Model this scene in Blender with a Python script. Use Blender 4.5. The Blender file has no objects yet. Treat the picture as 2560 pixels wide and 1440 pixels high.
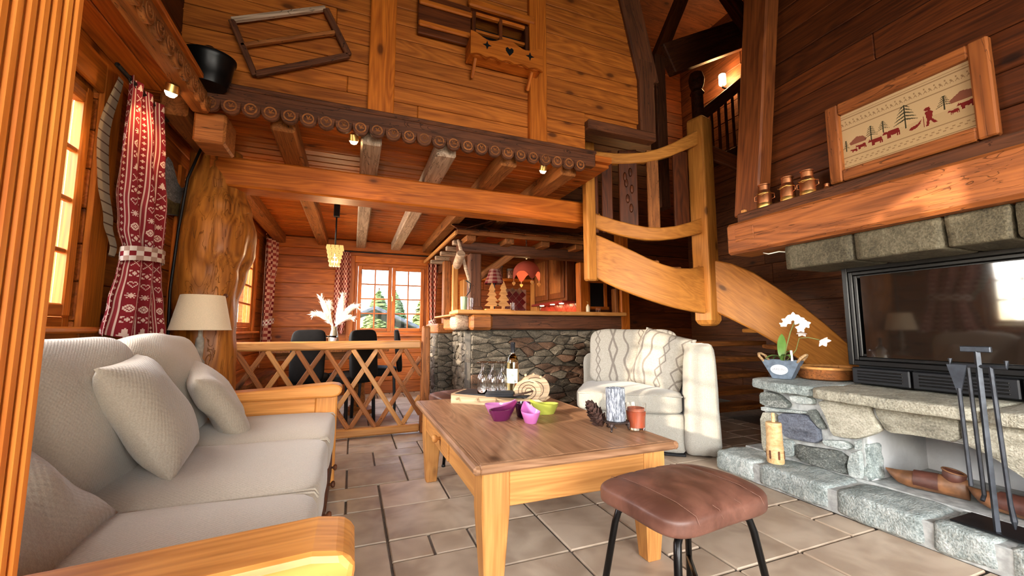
import bpy, math, random
from mathutils import Vector, Matrix, noise
R = math.radians
SC = bpy.context.scene
COL = SC.collection
# ------------------------------------------------------------------ camera
cam_d = bpy.data.cameras.new('camera'); cam = bpy.data.objects.new('camera', cam_d); COL.objects.link(cam)
cam.location = (0, 0, .95); cam.rotation_euler = (R(95.85), 0, R(-21.3))
cam_d.sensor_width = 36; cam_d.lens = 36 * 1016 / 2560; cam_d.clip_start = .02
SC.camera = cam
# ------------------------------------------------------------------ world, sun, daylight, exposure
SC.view_settings.view_transform = 'Standard'; SC.view_settings.look = 'None'
SC.view_settings.gamma = 1; SC.view_settings.use_curve_mapping = False
SC.view_settings.exposure = 0.62
cy = SC.cycles; cy.max_bounces = 18; cy.diffuse_bounces = 3; cy.glossy_bounces = 3; cy.transmission_bounces = 18; cy.transparent_max_bounces = 8
cy.caustics_reflective = False; cy.use_adaptive_sampling = True; cy.adaptive_threshold = .1; cy.adaptive_min_samples = 16; cy.sample_clamp_indirect = 8
w = bpy.data.worlds.new('world'); SC.world = w; w.use_nodes = True
nt = w.node_tree; bg = nt.nodes['Background']
sky = nt.nodes.new('ShaderNodeTexSky'); sky.sky_type = 'NISHITA'; sky.sun_disc = False
sky.sun_elevation = R(28); sky.sun_rotation = R(250)
nt.links.new(sky.outputs[0], bg.inputs[0]); bg.inputs[1].default_value = 1.1
def light(name, kind, loc, d, energy, color=(1, 1, 1), size=1, size_y=None, spot=None, blend=.5):
    l = bpy.data.lights.new(name, kind); l.energy = energy; l.color = color
    if kind == 'AREA':
        l.shape = 'RECTANGLE'; l.size = size; l.size_y = size_y or size
    elif kind == 'SUN': l.angle = R(.8)
    else: l.shadow_soft_size = size
    if kind == 'SPOT': l.spot_size = R(spot); l.spot_blend = blend
    o = bpy.data.objects.new(name, l); COL.objects.link(o); o.location = loc
    o.rotation_euler = Vector(d).to_track_quat('-Z', 'Y').to_euler()
    return o
light('sun', 'SUN', (-6, 0, 4), (3.45, .72, -.92), 5.5, (1, .86, .66))
DAY = (1, .955, .87)
def daylight(name, loc, d, energy, size, size_y, color=DAY, spread=110):
    o = light(name, 'AREA', loc, d, energy, color, size, size_y); o.data.spread = R(spread); return o
daylight('daylight_side_window', (-1.42, 1.8, 1.55), (1, .08, -.5), 24, 1.2, 1.1)
daylight('daylight_near_window', (-1.42, -1.0, 1.6), (1, .45, -.62), 46, 1.3, 1.3)
daylight('daylight_rear_glazing', (.9, -2.75, 1.3), (.2, 1, -.42), 130, 3.2, 1.9, DAY, 124)
daylight('daylight_dining_window', (-1.42, 4.75, 1.5), (1, 0, -.25), 44, 2.0, 1.0)
daylight('daylight_back_window', (.53, 7.35, 2.75), (0, -1, -.8), 110, 1.8, .9, (.84, .89, 1), 140)
# ------------------------------------------------------------------ helpers
WM = {}
def put(o, M=None, parent=None):
    M = M or Matrix.Identity(4); WM[o.name] = M
    if parent is not None:
        o.parent = parent; o.matrix_basis = WM[parent.name].inverted() @ M
    else: o.matrix_basis = M
def T(x, y, z): return Matrix.Translation((x, y, z))
def RZ(a): return Matrix.Rotation(R(a), 4, 'Z')
def RX(a): return Matrix.Rotation(R(a), 4, 'X')
def RY(a): return Matrix.Rotation(R(a), 4, 'Y')
def mesh(name, vf, mat=None, smooth=False, sharp=None):
    me = bpy.data.meshes.new(name); me.from_pydata([tuple(v) for v in vf[0]], [], vf[1]); me.update()
    if mat: me.materials.append(mat)
    if smooth:
        me.polygons.foreach_set('use_smooth', [True] * len(me.polygons))
        if sharp: me.set_sharp_from_angle(angle=R(sharp))
    return me
def obj(name, vf, mat=None, parent=None, M=None, smooth=False, sharp=None):
    me = vf if isinstance(vf, bpy.types.Mesh) else mesh(name, vf, mat, smooth, sharp)
    o = bpy.data.objects.new(name, me); COL.objects.link(o); put(o, M, parent); return o
def tag(o, label, cat, group=None, kind=None):
    o['label'] = label; o['category'] = cat
    if group: o['group'] = group
    if kind: o['kind'] = kind
    return o
def thing(name, label, cat, loc=(0, 0, 0), rz=0, group=None):
    o = bpy.data.objects.new(name, None); COL.objects.link(o); o.empty_display_size = .05
    put(o, T(*loc) @ RZ(rz)); return tag(o, label, cat, group)
def struct(o, label=None, cat=None):
    o['kind'] = 'structure'
    if label: o['label'] = label; o['category'] = cat
    return o
def dup(root, M, label=None):
    r = root.copy(); COL.objects.link(r); WM[r.name] = M; r.matrix_basis = M
    if label: r['label'] = label
    for ch in list(root.children):
        c = ch.copy(); COL.objects.link(c); c.parent = r
        for g in list(ch.children):
            k = g.copy(); COL.objects.link(k); k.parent = c
    return r
# ---- shapes: every function gives (verts, faces)
def tr(vf, M): return ([M @ Vector(v) for v in vf[0]], vf[1])
def join(*l):
    V, F = [], []
    for v, f in l:
        n = len(V); V += list(v); F += [tuple(i + n for i in q) for q in f]
    return V, F
def chbox(sx, sy, sz, b=.004):
    x, y, z = sx / 2, sy / 2, sz / 2; b = min(b, x * .9, y * .9, z * .9); V = []
    for i in (-1, 1):
        for j in (-1, 1):
            for k in (-1, 1):
                V += [(i * x, j * (y - b), k * (z - b)), (i * (x - b), j * y, k * (z - b)), (i * (x - b), j * (y - b), k * z)]
    ix = lambda i, j, k, a: ((i > 0) * 4 + (j > 0) * 2 + (k > 0)) * 3 + a
    F = []
    for s in (-1, 1):
        q = [(-1, -1), (1, -1), (1, 1), (-1, 1)]
        a = [ix(s, p, r, 0) for p, r in q]; F.append(a if s > 0 else a[::-1])
        a = [ix(p, s, r, 1) for p, r in q]; F.append(a[::-1] if s > 0 else a)
        a = [ix(p, r, s, 2) for p, r in q]; F.append(a if s > 0 else a[::-1])
    for i in (-1, 1):
        for j in (-1, 1):
            f = [ix(i, j, -1, 0), ix(i, j, 1, 0), ix(i, j, 1, 1), ix(i, j, -1, 1)]; F.append(f if i * j < 0 else f[::-1])
            f = [ix(i, -1, j, 0), ix(i, 1, j, 0), ix(i, 1, j, 2), ix(i, -1, j, 2)]; F.append(f[::-1] if i * j < 0 else f)
            f = [ix(-1, i, j, 1), ix(1, i, j, 1), ix(1, i, j, 2), ix(-1, i, j, 2)]; F.append(f if i * j < 0 else f[::-1])
            for k in (-1, 1):
                f = [ix(i, j, k, 0), ix(i, j, k, 1), ix(i, j, k, 2)]; F.append(f if i * j * k > 0 else f[::-1])
    return V, F
BX = {}
def cbm(sx, sy, sz, b, mat):
    k = (round(sx, 3), round(sy, 3), round(sz, 3), b, mat.name)
    if k not in BX: BX[k] = mesh('board', chbox(sx, sy, sz, b), mat)
    return BX[k]
def frame(p0, p1, up=(0, 0, 1)):
    p0, p1 = Vector(p0), Vector(p1); x = (p1 - p0).normalized(); u = Vector(up)
    if abs(x.dot(u)) > .98: u = Vector((0, 1, 0))
    y = u.cross(x).normalized(); z = x.cross(y)
    M = Matrix((x, y, z)).transposed().to_4x4(); M.translation = (p0 + p1) / 2
    return M, (p1 - p0).length
def beam(name, p0, p1, w, h, mat, parent=None, b=.005, up=(0, 0, 1)):
    """a timber from p0 to p1: grain along its local X, w across (local Y), h in its up direction (local Z)"""
    M, L = frame(p0, p1, up)
    return obj(name, cbm(L, w, h, b, mat), None, parent, M)
def bx(name, x0, x1, y0, y1, z0, z1, mat, parent=None, b=.004, grain='x'):
    """an axis-aligned block given by its bounds"""
    c = T((x0 + x1) / 2, (y0 + y1) / 2, (z0 + z1) / 2); s = (x1 - x0, y1 - y0, z1 - z0)
    if grain == 'y': M = c @ RZ(90); d = (s[1], s[0], s[2])
    elif grain == 'z': M = c @ RY(90); d = (s[2], s[1], s[0])
    else: M = c; d = s
    return obj(name, cbm(d[0], d[1], d[2], b, mat), None, parent, M)
def lathe(prof, n=24, a0=0, cap=True):
    V, F = [], []
    for r, z in prof:
        for i in range(n):
            a = 2 * math.pi * i / n + a0; V.append((r * math.cos(a), r * math.sin(a), z))
    for j in range(len(prof) - 1):
        for i in range(n):
            k = (i + 1) % n; F.append((j * n + i, j * n + k, (j + 1) * n + k, (j + 1) * n + i))
    if cap:
        if prof[0][0] > 1e-4: F.append(tuple(range(n))[::-1])
        if prof[-1][0] > 1e-4: F.append(tuple(range((len(prof) - 1) * n, len(prof) * n)))
    return V, F
def tube(pts, r, n=8, rr=None, flat=1, up=None):
    pts = [Vector(p) for p in pts]; V, F = [], []; pv = None
    for i, p in enumerate(pts):
        d = (pts[min(i + 1, len(pts) - 1)] - pts[max(i - 1, 0)]).normalized()
        if pv is None:
            u = Vector(up) if up else (Vector((0, 0, 1)) if abs(d.z) < .9 else Vector((1, 0, 0)))
            pv = (u - d * u.dot(d)).normalized()
        else: pv = (pv - d * pv.dot(d)).normalized()
        q = d.cross(pv); k = rr[i] if rr else r
        for j in range(n):
            a = 2 * math.pi * j / n; V.append(p + pv * (k * math.cos(a)) + q * (k * flat * math.sin(a)))
    for i in range(len(pts) - 1):
        for j in range(n):
            k = (j + 1) % n; F.append((i * n + j, i * n + k, (i + 1) * n + k, (i + 1) * n + j))
    F.append(tuple(range(n))[::-1]); F.append(tuple(range((len(pts) - 1) * n, len(pts) * n)))
    return V, F
def grid(fn, nu, nv, cu=False, cv=False):
    V = [fn(i / (nu if cu else nu - 1), j / (nv if cv else nv - 1)) for j in range(nv) for i in range(nu)]; F = []
    for j in range(nv if cv else nv - 1):
        for i in range(nu if cu else nu - 1):
            a, b = (i + 1) % nu, (j + 1) % nv
            F.append((j * nu + i, j * nu + a, b * nu + a, b * nu + i))
    return V, F
def prism(poly, z0, z1, ch=0):
    """polygon (x, y) drawn counter-clockwise, extruded along z; ch chamfers the top edge"""
    n = len(poly); cx = sum(p[0] for p in poly) / n; cy = sum(p[1] for p in poly) / n
    V = [(x, y, z0) for x, y in poly]
    if ch:
        V += [(x, y, z1 - ch) for x, y in poly]
        V += [(x - ch * (x - cx) / max(math.hypot(x - cx, y - cy), 1e-6), y - ch * (y - cy) / max(math.hypot(x - cx, y - cy), 1e-6), z1) for x, y in poly]
        k = 3
    else: V += [(x, y, z1) for x, y in poly]; k = 2
    F = [tuple(range(n))[::-1], tuple(range((k - 1) * n, k * n))]
    for r in range(k - 1):
        for i in range(n):
            j = (i + 1) % n; F.append((r * n + i, r * n + j, (r + 1) * n + j, (r + 1) * n + i))
    return V, F
def smooth_poly(p, it=1, c=.22):
    for _ in range(it):
        q = []
        for i in range(len(p)):
            a, b = p[i], p[(i + 1) % len(p)]
            q += [(a[0] * (1 - c) + b[0] * c, a[1] * (1 - c) + b[1] * c), (a[0] * c + b[0] * (1 - c), a[1] * c + b[1] * (1 - c))]
        p = q
    return p
def ccw(p):
    a = sum(p[i][0] * p[(i + 1) % len(p)][1] - p[(i + 1) % len(p)][0] * p[i][1] for i in range(len(p)))
    return p if a > 0 else p[::-1]
def stone_vf(poly, d, rnd, bulge=.012, it=1, base=0., c=.16, jag=0.):
    """rough stone: outline in (x, y), face rising to about z = d, uneven"""
    p = ccw(smooth_poly(poly, it, c)); n = len(p); p = [(x + rnd.uniform(-1, 1) * jag, y + rnd.uniform(-1, 1) * jag) for x, y in p]
    cx = sum(q[0] for q in p) / n; cy = sum(q[1] for q in p) / n
    V = []
    for s, z in ((1, base), (1, d * .72), (.955, d * .95), (.55, d)):
        for x, y in p:
            V.append((cx + (x - cx) * s, cy + (y - cy) * s, z + (rnd.uniform(-.3, .3) * bulge if z > base else 0)))
    V.append((cx, cy, d + rnd.uniform(-.2, .5) * bulge))
    F = []
    for r in range(3):
        for i in range(n):
            j = (i + 1) % n; F.append((r * n + i, r * n + j, (r + 1) * n + j, (r + 1) * n + i))
    for i in range(n): F.append((3 * n + i, 3 * n + (i + 1) % n, 4 * n))
    return V, F
def rcube(n=10, k=7.):
    """a rounded cube with faces cut n x n, in [-1, 1]"""
    V, F, ix = [], [], {}
    def vid(p):
        q = tuple(round(c, 5) for c in p)
        if q not in ix:
            s = (abs(p[0]) ** k + abs(p[1]) ** k + abs(p[2]) ** k) ** (1 / k)
            ix[q] = len(V); V.append(Vector(p) / s)
        return ix[q]
    for ax in range(3):
        for s in (-1, 1):
            for i in range(n):
                for j in range(n):
                    q = []
                    for di, dj in ((0, 0), (1, 0), (1, 1), (0, 1)):
                        p = [0, 0, 0]; p[ax] = s; p[(ax + 1) % 3] = -1 + 2 * (i + di) / n; p[(ax + 2) % 3] = -1 + 2 * (j + dj) / n
                        q.append(vid(p))
                    F.append(tuple(q) if s > 0 else tuple(q[::-1]))
    return V, F
def cushion(w, d, h, puff=.02, k=7., n=14, wr=.006, seed=0, sag=0):
    V, F = rcube(n, k); O = []
    for v in V:
        x, y, z = v.x * w / 2, v.y * d / 2, v.z * h / 2
        e = (1 - min(1, abs(v.x)) ** 2.5) * (1 - min(1, abs(v.y)) ** 2.5)
        z += puff * e * (1 if v.z > 0 else -.4) * abs(v.z)
        nz = noise.noise(Vector((x * 5 + seed * 7.3, y * 5, z * 5 + seed)))
        O.append(Vector((x, y, z)) + v.normalized() * nz * wr * 2)
    return O, F
def pillow(w, h, t, seed=0, n=22, pinch=.07, wr=.01, corner=0):
    """scatter cushion lying in XY, puffed along Z"""
    V, F = [], []
    def P(u, v, s):
        a, b = 2 * u - 1, 2 * v - 1
        x = a * w / 2 * (1 - pinch * (1 - b * b)); y = b * h / 2 * (1 - pinch * (1 - a * a))
        e = max(0, (1 - abs(a) ** 3.2)) ** .55 * max(0, (1 - abs(b) ** 3.2)) ** .55
        nz = noise.noise(Vector((x * 7 + seed * 3.1, y * 7 - seed, s * 2.0))) * wr * (1.4 - e * .4)
        fold = noise.noise(Vector((x * 16 + seed, y * 5, 3.3))) * wr * .7 * (1 - e)
        return Vector((x, y, s * (t / 2 * e + .004) + nz * e * 1.4 + fold))
    a = grid(lambda u, v: P(u, v, 1), n, n); b = grid(lambda u, v: P(u, v, -1), n, n)
    V, F = join(a, (b[0], [f[::-1] for f in b[1]]))
    bd = [i for i in range(n)] + [n * j + n - 1 for j in range(1, n)] + [n * (n - 1) + i for i in range(n - 2, -1, -1)] + [n * j for j in range(n - 2, 0, -1)]
    m = n * n
    for i in range(len(bd)):
        j = (i + 1) % len(bd); F.append((bd[j], bd[i], bd[i] + m, bd[j] + m))
    return V, F
def ribbon(pts, zt, zb, th):
    """upright board bent along plan points: top heights zt, bottom heights zb, thickness th"""
    V, F = [], []; n = len(pts)
    for i, p in enumerate(pts):
        a = Vector(pts[max(i - 1, 0)]); b = Vector(pts[min(i + 1, n - 1)]); d = (b - a).normalized(); q = Vector((-d.y, d.x)) * th / 2
        for s in (-1, 1):
            V += [(p[0] + q.x * s, p[1] + q.y * s, zb[i]), (p[0] + q.x * s, p[1] + q.y * s, zt[i])]
    for i in range(n - 1):
        a, b = i * 4, i * 4 + 4
        F += [(a, b, b + 1, a + 1), (a + 2, a + 3, b + 3, b + 2), (a + 1, b + 1, b + 3, a + 3), (a, a + 2, b + 2, b)]
    F += [(0, 1, 3, 2), (n * 4 - 4, n * 4 - 2, n * 4 - 1, n * 4 - 3)]
    return V, F
def bez(a, c, b, n):
    return [tuple((1 - t) ** 2 * a[k] + 2 * t * (1 - t) * c[k] + t * t * b[k] for k in range(len(a))) for t in [i / (n - 1) for i in range(n)]]
# ------------------------------------------------------------------ materials
class S:
    """a socket with arithmetic"""
    def __init__(s, nt, o): s.nt, s.o = nt, o
    def m(s, op, b=None, c=None):
        n = s.nt.nodes.new('ShaderNodeMath'); n.operation = op
        for i, v in enumerate((s, b, c)):
            if v is None: continue
            if isinstance(v, S): s.nt.links.new(v.o, n.inputs[i])
            else: n.inputs[i].default_value = v
        return S(s.nt, n.outputs[0])
    def __add__(s, b): return s.m('ADD', b)
    def __sub__(s, b): return s.m('SUBTRACT', b)
    def __mul__(s, b): return s.m('MULTIPLY', b)
    def __truediv__(s, b): return s.m('DIVIDE', b)
    def lt(s, b): return s.m('LESS_THAN', b)
    def gt(s, b): return s.m('GREATER_THAN', b)
    def abs(s): return s.m('ABSOLUTE')
    def sin(s): return s.m('SINE')
    def fract(s): return s.m('FRACT')
    def pp(s, b): return s.m('PINGPONG', b)
    def mx(s, b): return s.m('MAXIMUM', b)
    def sm(s, a, b):
        n = s.nt.nodes.new('ShaderNodeMapRange'); n.interpolation_type = 'SMOOTHSTEP'
        s.nt.links.new(s.o, n.inputs[0]); n.inputs[1].default_value = a; n.inputs[2].default_value = b
        return S(s.nt, n.outputs[0])
class Mat:
    def __init__(s, name, rough=.6, metal=0, spec=.5):
        s.mat = bpy.data.materials.new(name); s.mat.use_nodes = True; s.nt = s.mat.node_tree
        s.b = s.nt.nodes['Principled BSDF']; s.b.inputs['Roughness'].default_value = rough
        s.b.inputs['Metallic'].default_value = metal; s.b.inputs['Specular IOR Level'].default_value = spec
        s.rand = None
    def node(s, t, **k):
        n = s.nt.nodes.new(t)
        for a, b in k.items(): setattr(n, a, b)
        return n
    def link(s, a, b): s.nt.links.new(a.o if isinstance(a, S) else a, b)
    def coords(s, scale=(1, 1, 1), rnd=True, src='Object'):
        tc = s.node('ShaderNodeTexCoord'); v = tc.outputs[src]
        if rnd:
            oi = s.node('ShaderNodeObjectInfo'); s.rand = S(s.nt, oi.outputs['Random'])
            a = s.node('ShaderNodeVectorMath', operation='SCALE'); s.link(oi.outputs['Random'], a.inputs['Scale']); a.inputs[0].default_value = (37, 53, 71)
            b = s.node('ShaderNodeVectorMath', operation='ADD'); s.link(v, b.inputs[0]); s.link(a.outputs[0], b.inputs[1]); v = b.outputs[0]
        m = s.node('ShaderNodeVectorMath', operation='MULTIPLY'); s.link(v, m.inputs[0]); m.inputs[1].default_value = scale
        return m.outputs[0]
    def xyz(s, v):
        n = s.node('ShaderNodeSeparateXYZ'); s.link(v, n.inputs[0]); return [S(s.nt, o) for o in n.outputs]
    def noise(s, v, scale=1, detail=3, rough=.55, dist=0):
        n = s.node('ShaderNodeTexNoise'); s.link(v, n.inputs['Vector']); n.inputs['Scale'].default_value = scale
        n.inputs['Detail'].default_value = detail; n.inputs['Roughness'].default_value = rough; n.inputs['Distortion'].default_value = dist
        return S(s.nt, n.outputs[0])
    def vor(s, v, scale=1, feature='F1'):
        n = s.node('ShaderNodeTexVoronoi', feature=feature); s.link(v, n.inputs['Vector']); n.inputs['Scale'].default_value = scale
        return n
    def ramp(s, f, stops):
        n = s.node('ShaderNodeValToRGB'); s.link(f, n.inputs[0]); e = n.color_ramp.elements
        while len(e) < len(stops): e.new(.5)
        for q, (p, c) in zip(e, stops): q.position = p; q.color = (*c, 1)
        return n.outputs[0]
    def mix(s, f, a, b, blend='MIX'):
        n = s.node('ShaderNodeMix', data_type='RGBA', blend_type=blend)
        for i, v in ((0, f), (6, a), (7, b)):
            if isinstance(v, (tuple, list)): n.inputs[i].default_value = (*v, 1)
            elif isinstance(v, (int, float)): n.inputs[i].default_value = v
            else: s.link(v, n.inputs[i])
        return n.outputs[2]
    def tint(s, c, lo, hi):
        n = s.node('ShaderNodeVectorMath', operation='SCALE'); s.link(c, n.inputs[0])
        s.link(s.rand * (hi - lo) + lo, n.inputs['Scale']); return n.outputs[0]
    def bump(s, h, strength=.3, dist=.01):
        n = s.node('ShaderNodeBump'); n.inputs['Strength'].default_value = strength; n.inputs['Distance'].default_value = dist
        s.link(h, n.inputs['Height']); s.link(n.outputs[0], s.b.inputs['Normal'])
    def col(s, c):
        if isinstance(c, (tuple, list)): s.b.inputs['Base Color'].default_value = (*c, 1)
        else: s.link(c, s.b.inputs['Base Color'])
        return s
def srgb(r, g, b): return tuple((c / 255 / 12.92) if c <= 10 else ((c / 255 + .055) / 1.055) ** 2.4 for c in (r, g, b))
def wood(name, dark, light_, rough=.5, knots=.55, lo=.78, hi=1.12, gs=1., bump=.25, crack=0):
    m = Mat(name, rough, 0, .3); v = m.coords()
    def sc(a, b, c):
        n = m.node('ShaderNodeVectorMath', operation='MULTIPLY'); m.link(v, n.inputs[0]); n.inputs[1].default_value = (a, b, c); return n.outputs[0]
    g1 = m.noise(sc(1.6 * gs, 26 * gs, 26 * gs), 1, 2, .65, .6); g2 = m.noise(sc(.7 * gs, 7 * gs, 7 * gs), 1, 1, .5, 1.2); g3 = m.noise(sc(5 * gs, 130 * gs, 130 * gs), 1, 0)
    ring = ((g2 * 9).fract() - .5).abs() * 2
    f = g1 * .55 + ring * .22 + g3 * .28
    c = m.ramp(f, [(.25, dark), (.72, light_)])
    c = m.tint(c, lo, hi)
    h = g1
    if knots:
        vo = m.vor(sc(3.2, 6.5, 6.5), 1); d = S(m.nt, vo.outputs['Distance']); cr = m.xyz(vo.outputs['Color'])[0]
        k = (d.sm(.17, .07)) * cr.gt(1 - knots); c = m.mix(k * .82, c, tuple(x * .16 for x in dark))
        hal = d.sm(.34, .1) * cr.gt(1 - knots); c = m.mix(hal * .35, c, tuple(x * .6 for x in dark))
    if crack:
        ck = m.noise(sc(.9, 9, 9), 1, 3, .7, 1.5); kk = (ck - .5).abs().sm(.007, .0015); c = m.mix(kk * crack, c, tuple(x * .12 for x in dark)); h = g1 - kk * 1.2
    m.col(c); m.bump(h, bump, .004); return m.mat
PINE = wood('pine_boards', (.19, .036, .004), (.53, .135, .016), .5, .6)
PINE_TRIM = wood('pine_trim', (.27, .056, .005), (.60, .160, .016), .46, .3)
GABLE = wood('pine_gable', (.22, .048, .005), (.56, .160, .020), .55, .75)
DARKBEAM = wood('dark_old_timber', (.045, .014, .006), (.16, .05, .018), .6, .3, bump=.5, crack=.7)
OLDBEAM = wood('old_timber', (.15, .045, .010), (.40, .135, .032), .6, .4, bump=.5, crack=.8)
GREYBEAM = wood('weathered_timber', (.22, .13, .08), (.55, .40, .29), .55, .3, bump=.5, crack=.9)
MANTEL = wood('mantel_oak', (.13, .033, .008), (.39, .120, .030), .5, .15, .95, 1.05, .8, .5, crack=.6)
HONEY = wood('honey_pine', (.38, .152, .038), (.62, .288, .085), .42, .3, .92, 1.06)
STAIR = wood('stair_pine', (.35, .120, .020), (.58, .230, .043), .45, .28, .94, 1.05)
SOFAWOOD = wood('sofa_pine', (.48, .165, .030), (.78, .33, .08), .35, .35, .93, 1.05)
TABLETOP = wood('table_top_pine', (.17, .075, .034), (.41, .215, .115), .36, .6, .86, 1.1, 1.1, .25)
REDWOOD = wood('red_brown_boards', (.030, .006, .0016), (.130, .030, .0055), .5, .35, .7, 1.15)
REDPOST = wood('red_brown_post', (.07, .016, .004), (.21, .058, .013), .5, .3, .9, 1.1)
TRUNKM = wood('tree_trunk', (.14, .034, .004), (.48, .165, .024), .45, .15, .98, 1.02, .5, .9, crack=.35)
POSTM = wood('near_post_pine', (.55, .12, .012), (.90, .30, .045), .5, .12, .98, 1.02, .8, .6)
BURNT = wood('burnt_pine', (.16, .075, .03), (.80, .58, .36), .55, .0, .95, 1.05, .9, .3)
def plain(name, c, rough=.5, metal=0, spec=.5, var=0, vs=20, bump=0, bs=60):
    m = Mat(name, rough, metal, spec)
    if var or bump:
        v = m.coords()
        if var: m.col(m.mix(m.noise(v, vs, 3).sm(.3, .7), tuple(x * (1 - var) for x in c), tuple(min(1, x * (1 + var)) for x in c)))
        else: m.col(c)
        if bump: m.bump(m.noise(v, bs, 3), bump, .003)
    else: m.col(c)
    return m.mat
def stone(name, stops, rough=.75, bump=.8, fs=1., spec=.4):
    m = Mat(name, rough, 0, spec); v = m.coords()
    n = m.node('ShaderNodeVectorMath', operation='MULTIPLY'); m.link(v, n.inputs[0]); n.inputs[1].default_value = (1, 2.6, 1.6)
    a = m.noise(n.outputs[0], 8 * fs, 4, .72, .5); b = m.noise(v, 105 * fs, 1, .65); c0 = m.noise(v, 2.2, 0)
    f = a * .55 + b * .42 + (c0 - .5) * .25
    c = m.ramp(f, stops); c = m.tint(c, .78, 1.15); m.col(c); m.bump(a * .7 + b * .45, bump, .012); return m.mat
STONE_GREY = stone('grey_green_gneiss', [(.25, (.09, .11, .105)), (.44, (.27, .31, .30)), (.62, (.52, .55, .53)), (.76, (.78, .80, .79))])
STONE_TAN = stone('tan_gneiss', [(.25, (.12, .11, .085)), (.46, (.29, .27, .21)), (.66, (.47, .44, .36)), (.8, (.66, .63, .54))])
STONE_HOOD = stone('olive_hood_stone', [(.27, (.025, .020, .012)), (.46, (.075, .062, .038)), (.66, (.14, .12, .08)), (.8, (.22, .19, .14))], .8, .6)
STONE_BLUE = stone('blue_slate_stone', [(.28, (.055, .062, .082)), (.55, (.155, .17, .215)), (.8, (.38, .40, .45))])
STONE_DARK = stone('dark_mottled_stone', [(.3, (.035, .042, .04)), (.52, (.12, .13, .12)), (.75, (.42, .43, .40))])
STONE_BAR = stone('bar_rubble_stone', [(.30, (.022, .018, .012)), (.47, (.095, .076, .054)), (.62, (.21, .172, .13)), (.78, (.36, .31, .25))])
STONE_BAR2 = stone('bar_brown_stone', [(.30, (.025, .014, .008)), (.5, (.10, .052, .030)), (.75, (.24, .14, .09))])
MORTAR = plain('grey_mortar', (.36, .37, .36), .9, var=.25, vs=25, bump=.5)
MORTAR_DARK = plain('dark_mortar', (.055, .046, .036), .95, var=.3, vs=30, bump=.5)
def tile_mat():
    m = Mat('beige_stone_tile', .3, 0, .4); v = m.coords()
    a = m.noise(v, 5, 2, .6, .5); b = m.noise(v, 24, 3, .65)
    c = m.mix(a.sm(.3, .7), (.36, .265, .19), (.53, .42, .315)); c = m.tint(c, .84, 1.12)
    m.col(c); m.link((b * .3 + .27), m.b.inputs['Roughness']); m.bump(a * .8 + b * .5, .35, .006); return m.mat
TILE = tile_mat()
GROUT = plain('floor_grout', (.14, .11, .09), .9, var=.2, bump=.3)
def fabric(name, c, var=.07, ws=420, rough=.9, bump=.5):
    m = Mat(name, rough, 0, .2); m.b.inputs['Sheen Weight'].default_value = .25; v = m.coords(rnd=False)
    x, y, z = m.xyz(v); n = m.noise(v, 240, 2); big = m.noise(v, 6, 3)
    wv = ((x + z * .7) * ws).sin() * ((y + z * .7) * ws).sin()
    m.col(m.mix(n.sm(.3, .7), tuple(q * (1 - var) for q in c), tuple(min(1, q * (1 + var)) for q in c)))
    m.bump(wv * .35 + n * .6 + big * .4, bump, .002); return m.mat
LINEN = fabric('sofa_linen', (.45, .375, .29)); LINEN2 = fabric('scatter_linen', (.40, .325, .245), .09, 300, .92, .7)
CREAM = fabric('chair_cream_linen', (.31, .288, .25), .14, 500)
def glassm(name, c=(1, 1, 1), rough=0, ior=1.45):
    m = Mat(name, rough); m.col(c); m.b.inputs['Transmission Weight'].default_value = 1; m.b.inputs['IOR'].default_value = ior; return m.mat
def pane():
    m = bpy.data.materials.new('window_glass'); m.use_nodes = True; nt = m.node_tree; nt.nodes.clear()
    o = nt.nodes.new('ShaderNodeOutputMaterial'); t = nt.nodes.new('ShaderNodeBsdfTransparent'); g = nt.nodes.new('ShaderNodeBsdfGlossy'); g.inputs['Roughness'].default_value = .02
    f = nt.nodes.new('ShaderNodeFresnel'); f.inputs[0].default_value = 1.35; mx = nt.nodes.new('ShaderNodeMixShader')
    ge = nt.nodes.new('ShaderNodeNewGeometry'); k = S(nt, f.outputs[0]) * (S(nt, ge.outputs['Backfacing']) * -1 + 1) * .35
    nt.links.new(k.o, mx.inputs[0]); nt.links.new(t.outputs[0], mx.inputs[1]); nt.links.new(g.outputs[0], mx.inputs[2]); nt.links.new(mx.outputs[0], o.inputs[0]); return m
PANE = pane(); GLASS = glassm('clear_glass')
BLACK = plain('black_iron', (.012, .012, .014), .45, .6); BLACKM = plain('black_steel_tube', (.010, .009, .009), .3, .7)
IRON = plain('dark_grey_iron', (.045, .05, .062), .42, .7, var=.3); BRASS = plain('brass', (.85, .55, .18), .34, 1)
COPPER = plain('copper', (.62, .26, .12), .36, 1, var=.2); WHITE = plain('white_paint', (.8, .8, .78), .5)
LEATHER_BLACK = plain('black_leather', (.006, .005, .005), .7, 0, .12, var=.2, bump=.2)
WHITEWASH = plain('pale_plaster', (.62, .62, .62), .9, var=.08, vs=8, bump=.3)
def emit(name, c, s):
    m = Mat(name); m.col((0, 0, 0)); m.b.inputs['Emission Color'].default_value = (*c, 1); m.b.inputs['Emission Strength'].default_value = s; return m.mat
BULB = emit('warm_bulb', (1, .72, .38), 30); BULB_SOFT = emit('warm_glow_shade', (1, .55, .2), 6)
def attr_mat(name, rough=.9, bump=0):
    m = Mat(name, rough, 0, .2); a = m.node('ShaderNodeAttribute', attribute_name='print'); m.col(a.outputs['Color'])
    if bump:
        v = m.coords(rnd=False); m.bump(m.noise(v, 220, 2), bump, .002)
    return m.mat
PRINT = attr_mat('printed_cloth', .92, .5); PRINT_SMOOTH = attr_mat('printed_paper', .6)
def paint(o, cols):
    """one flat colour for each face"""
    a = o.data.attributes.new('print', 'FLOAT_COLOR', 'FACE'); a.data.foreach_set('color', [x for c in cols for x in (*c, 1)])
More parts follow.
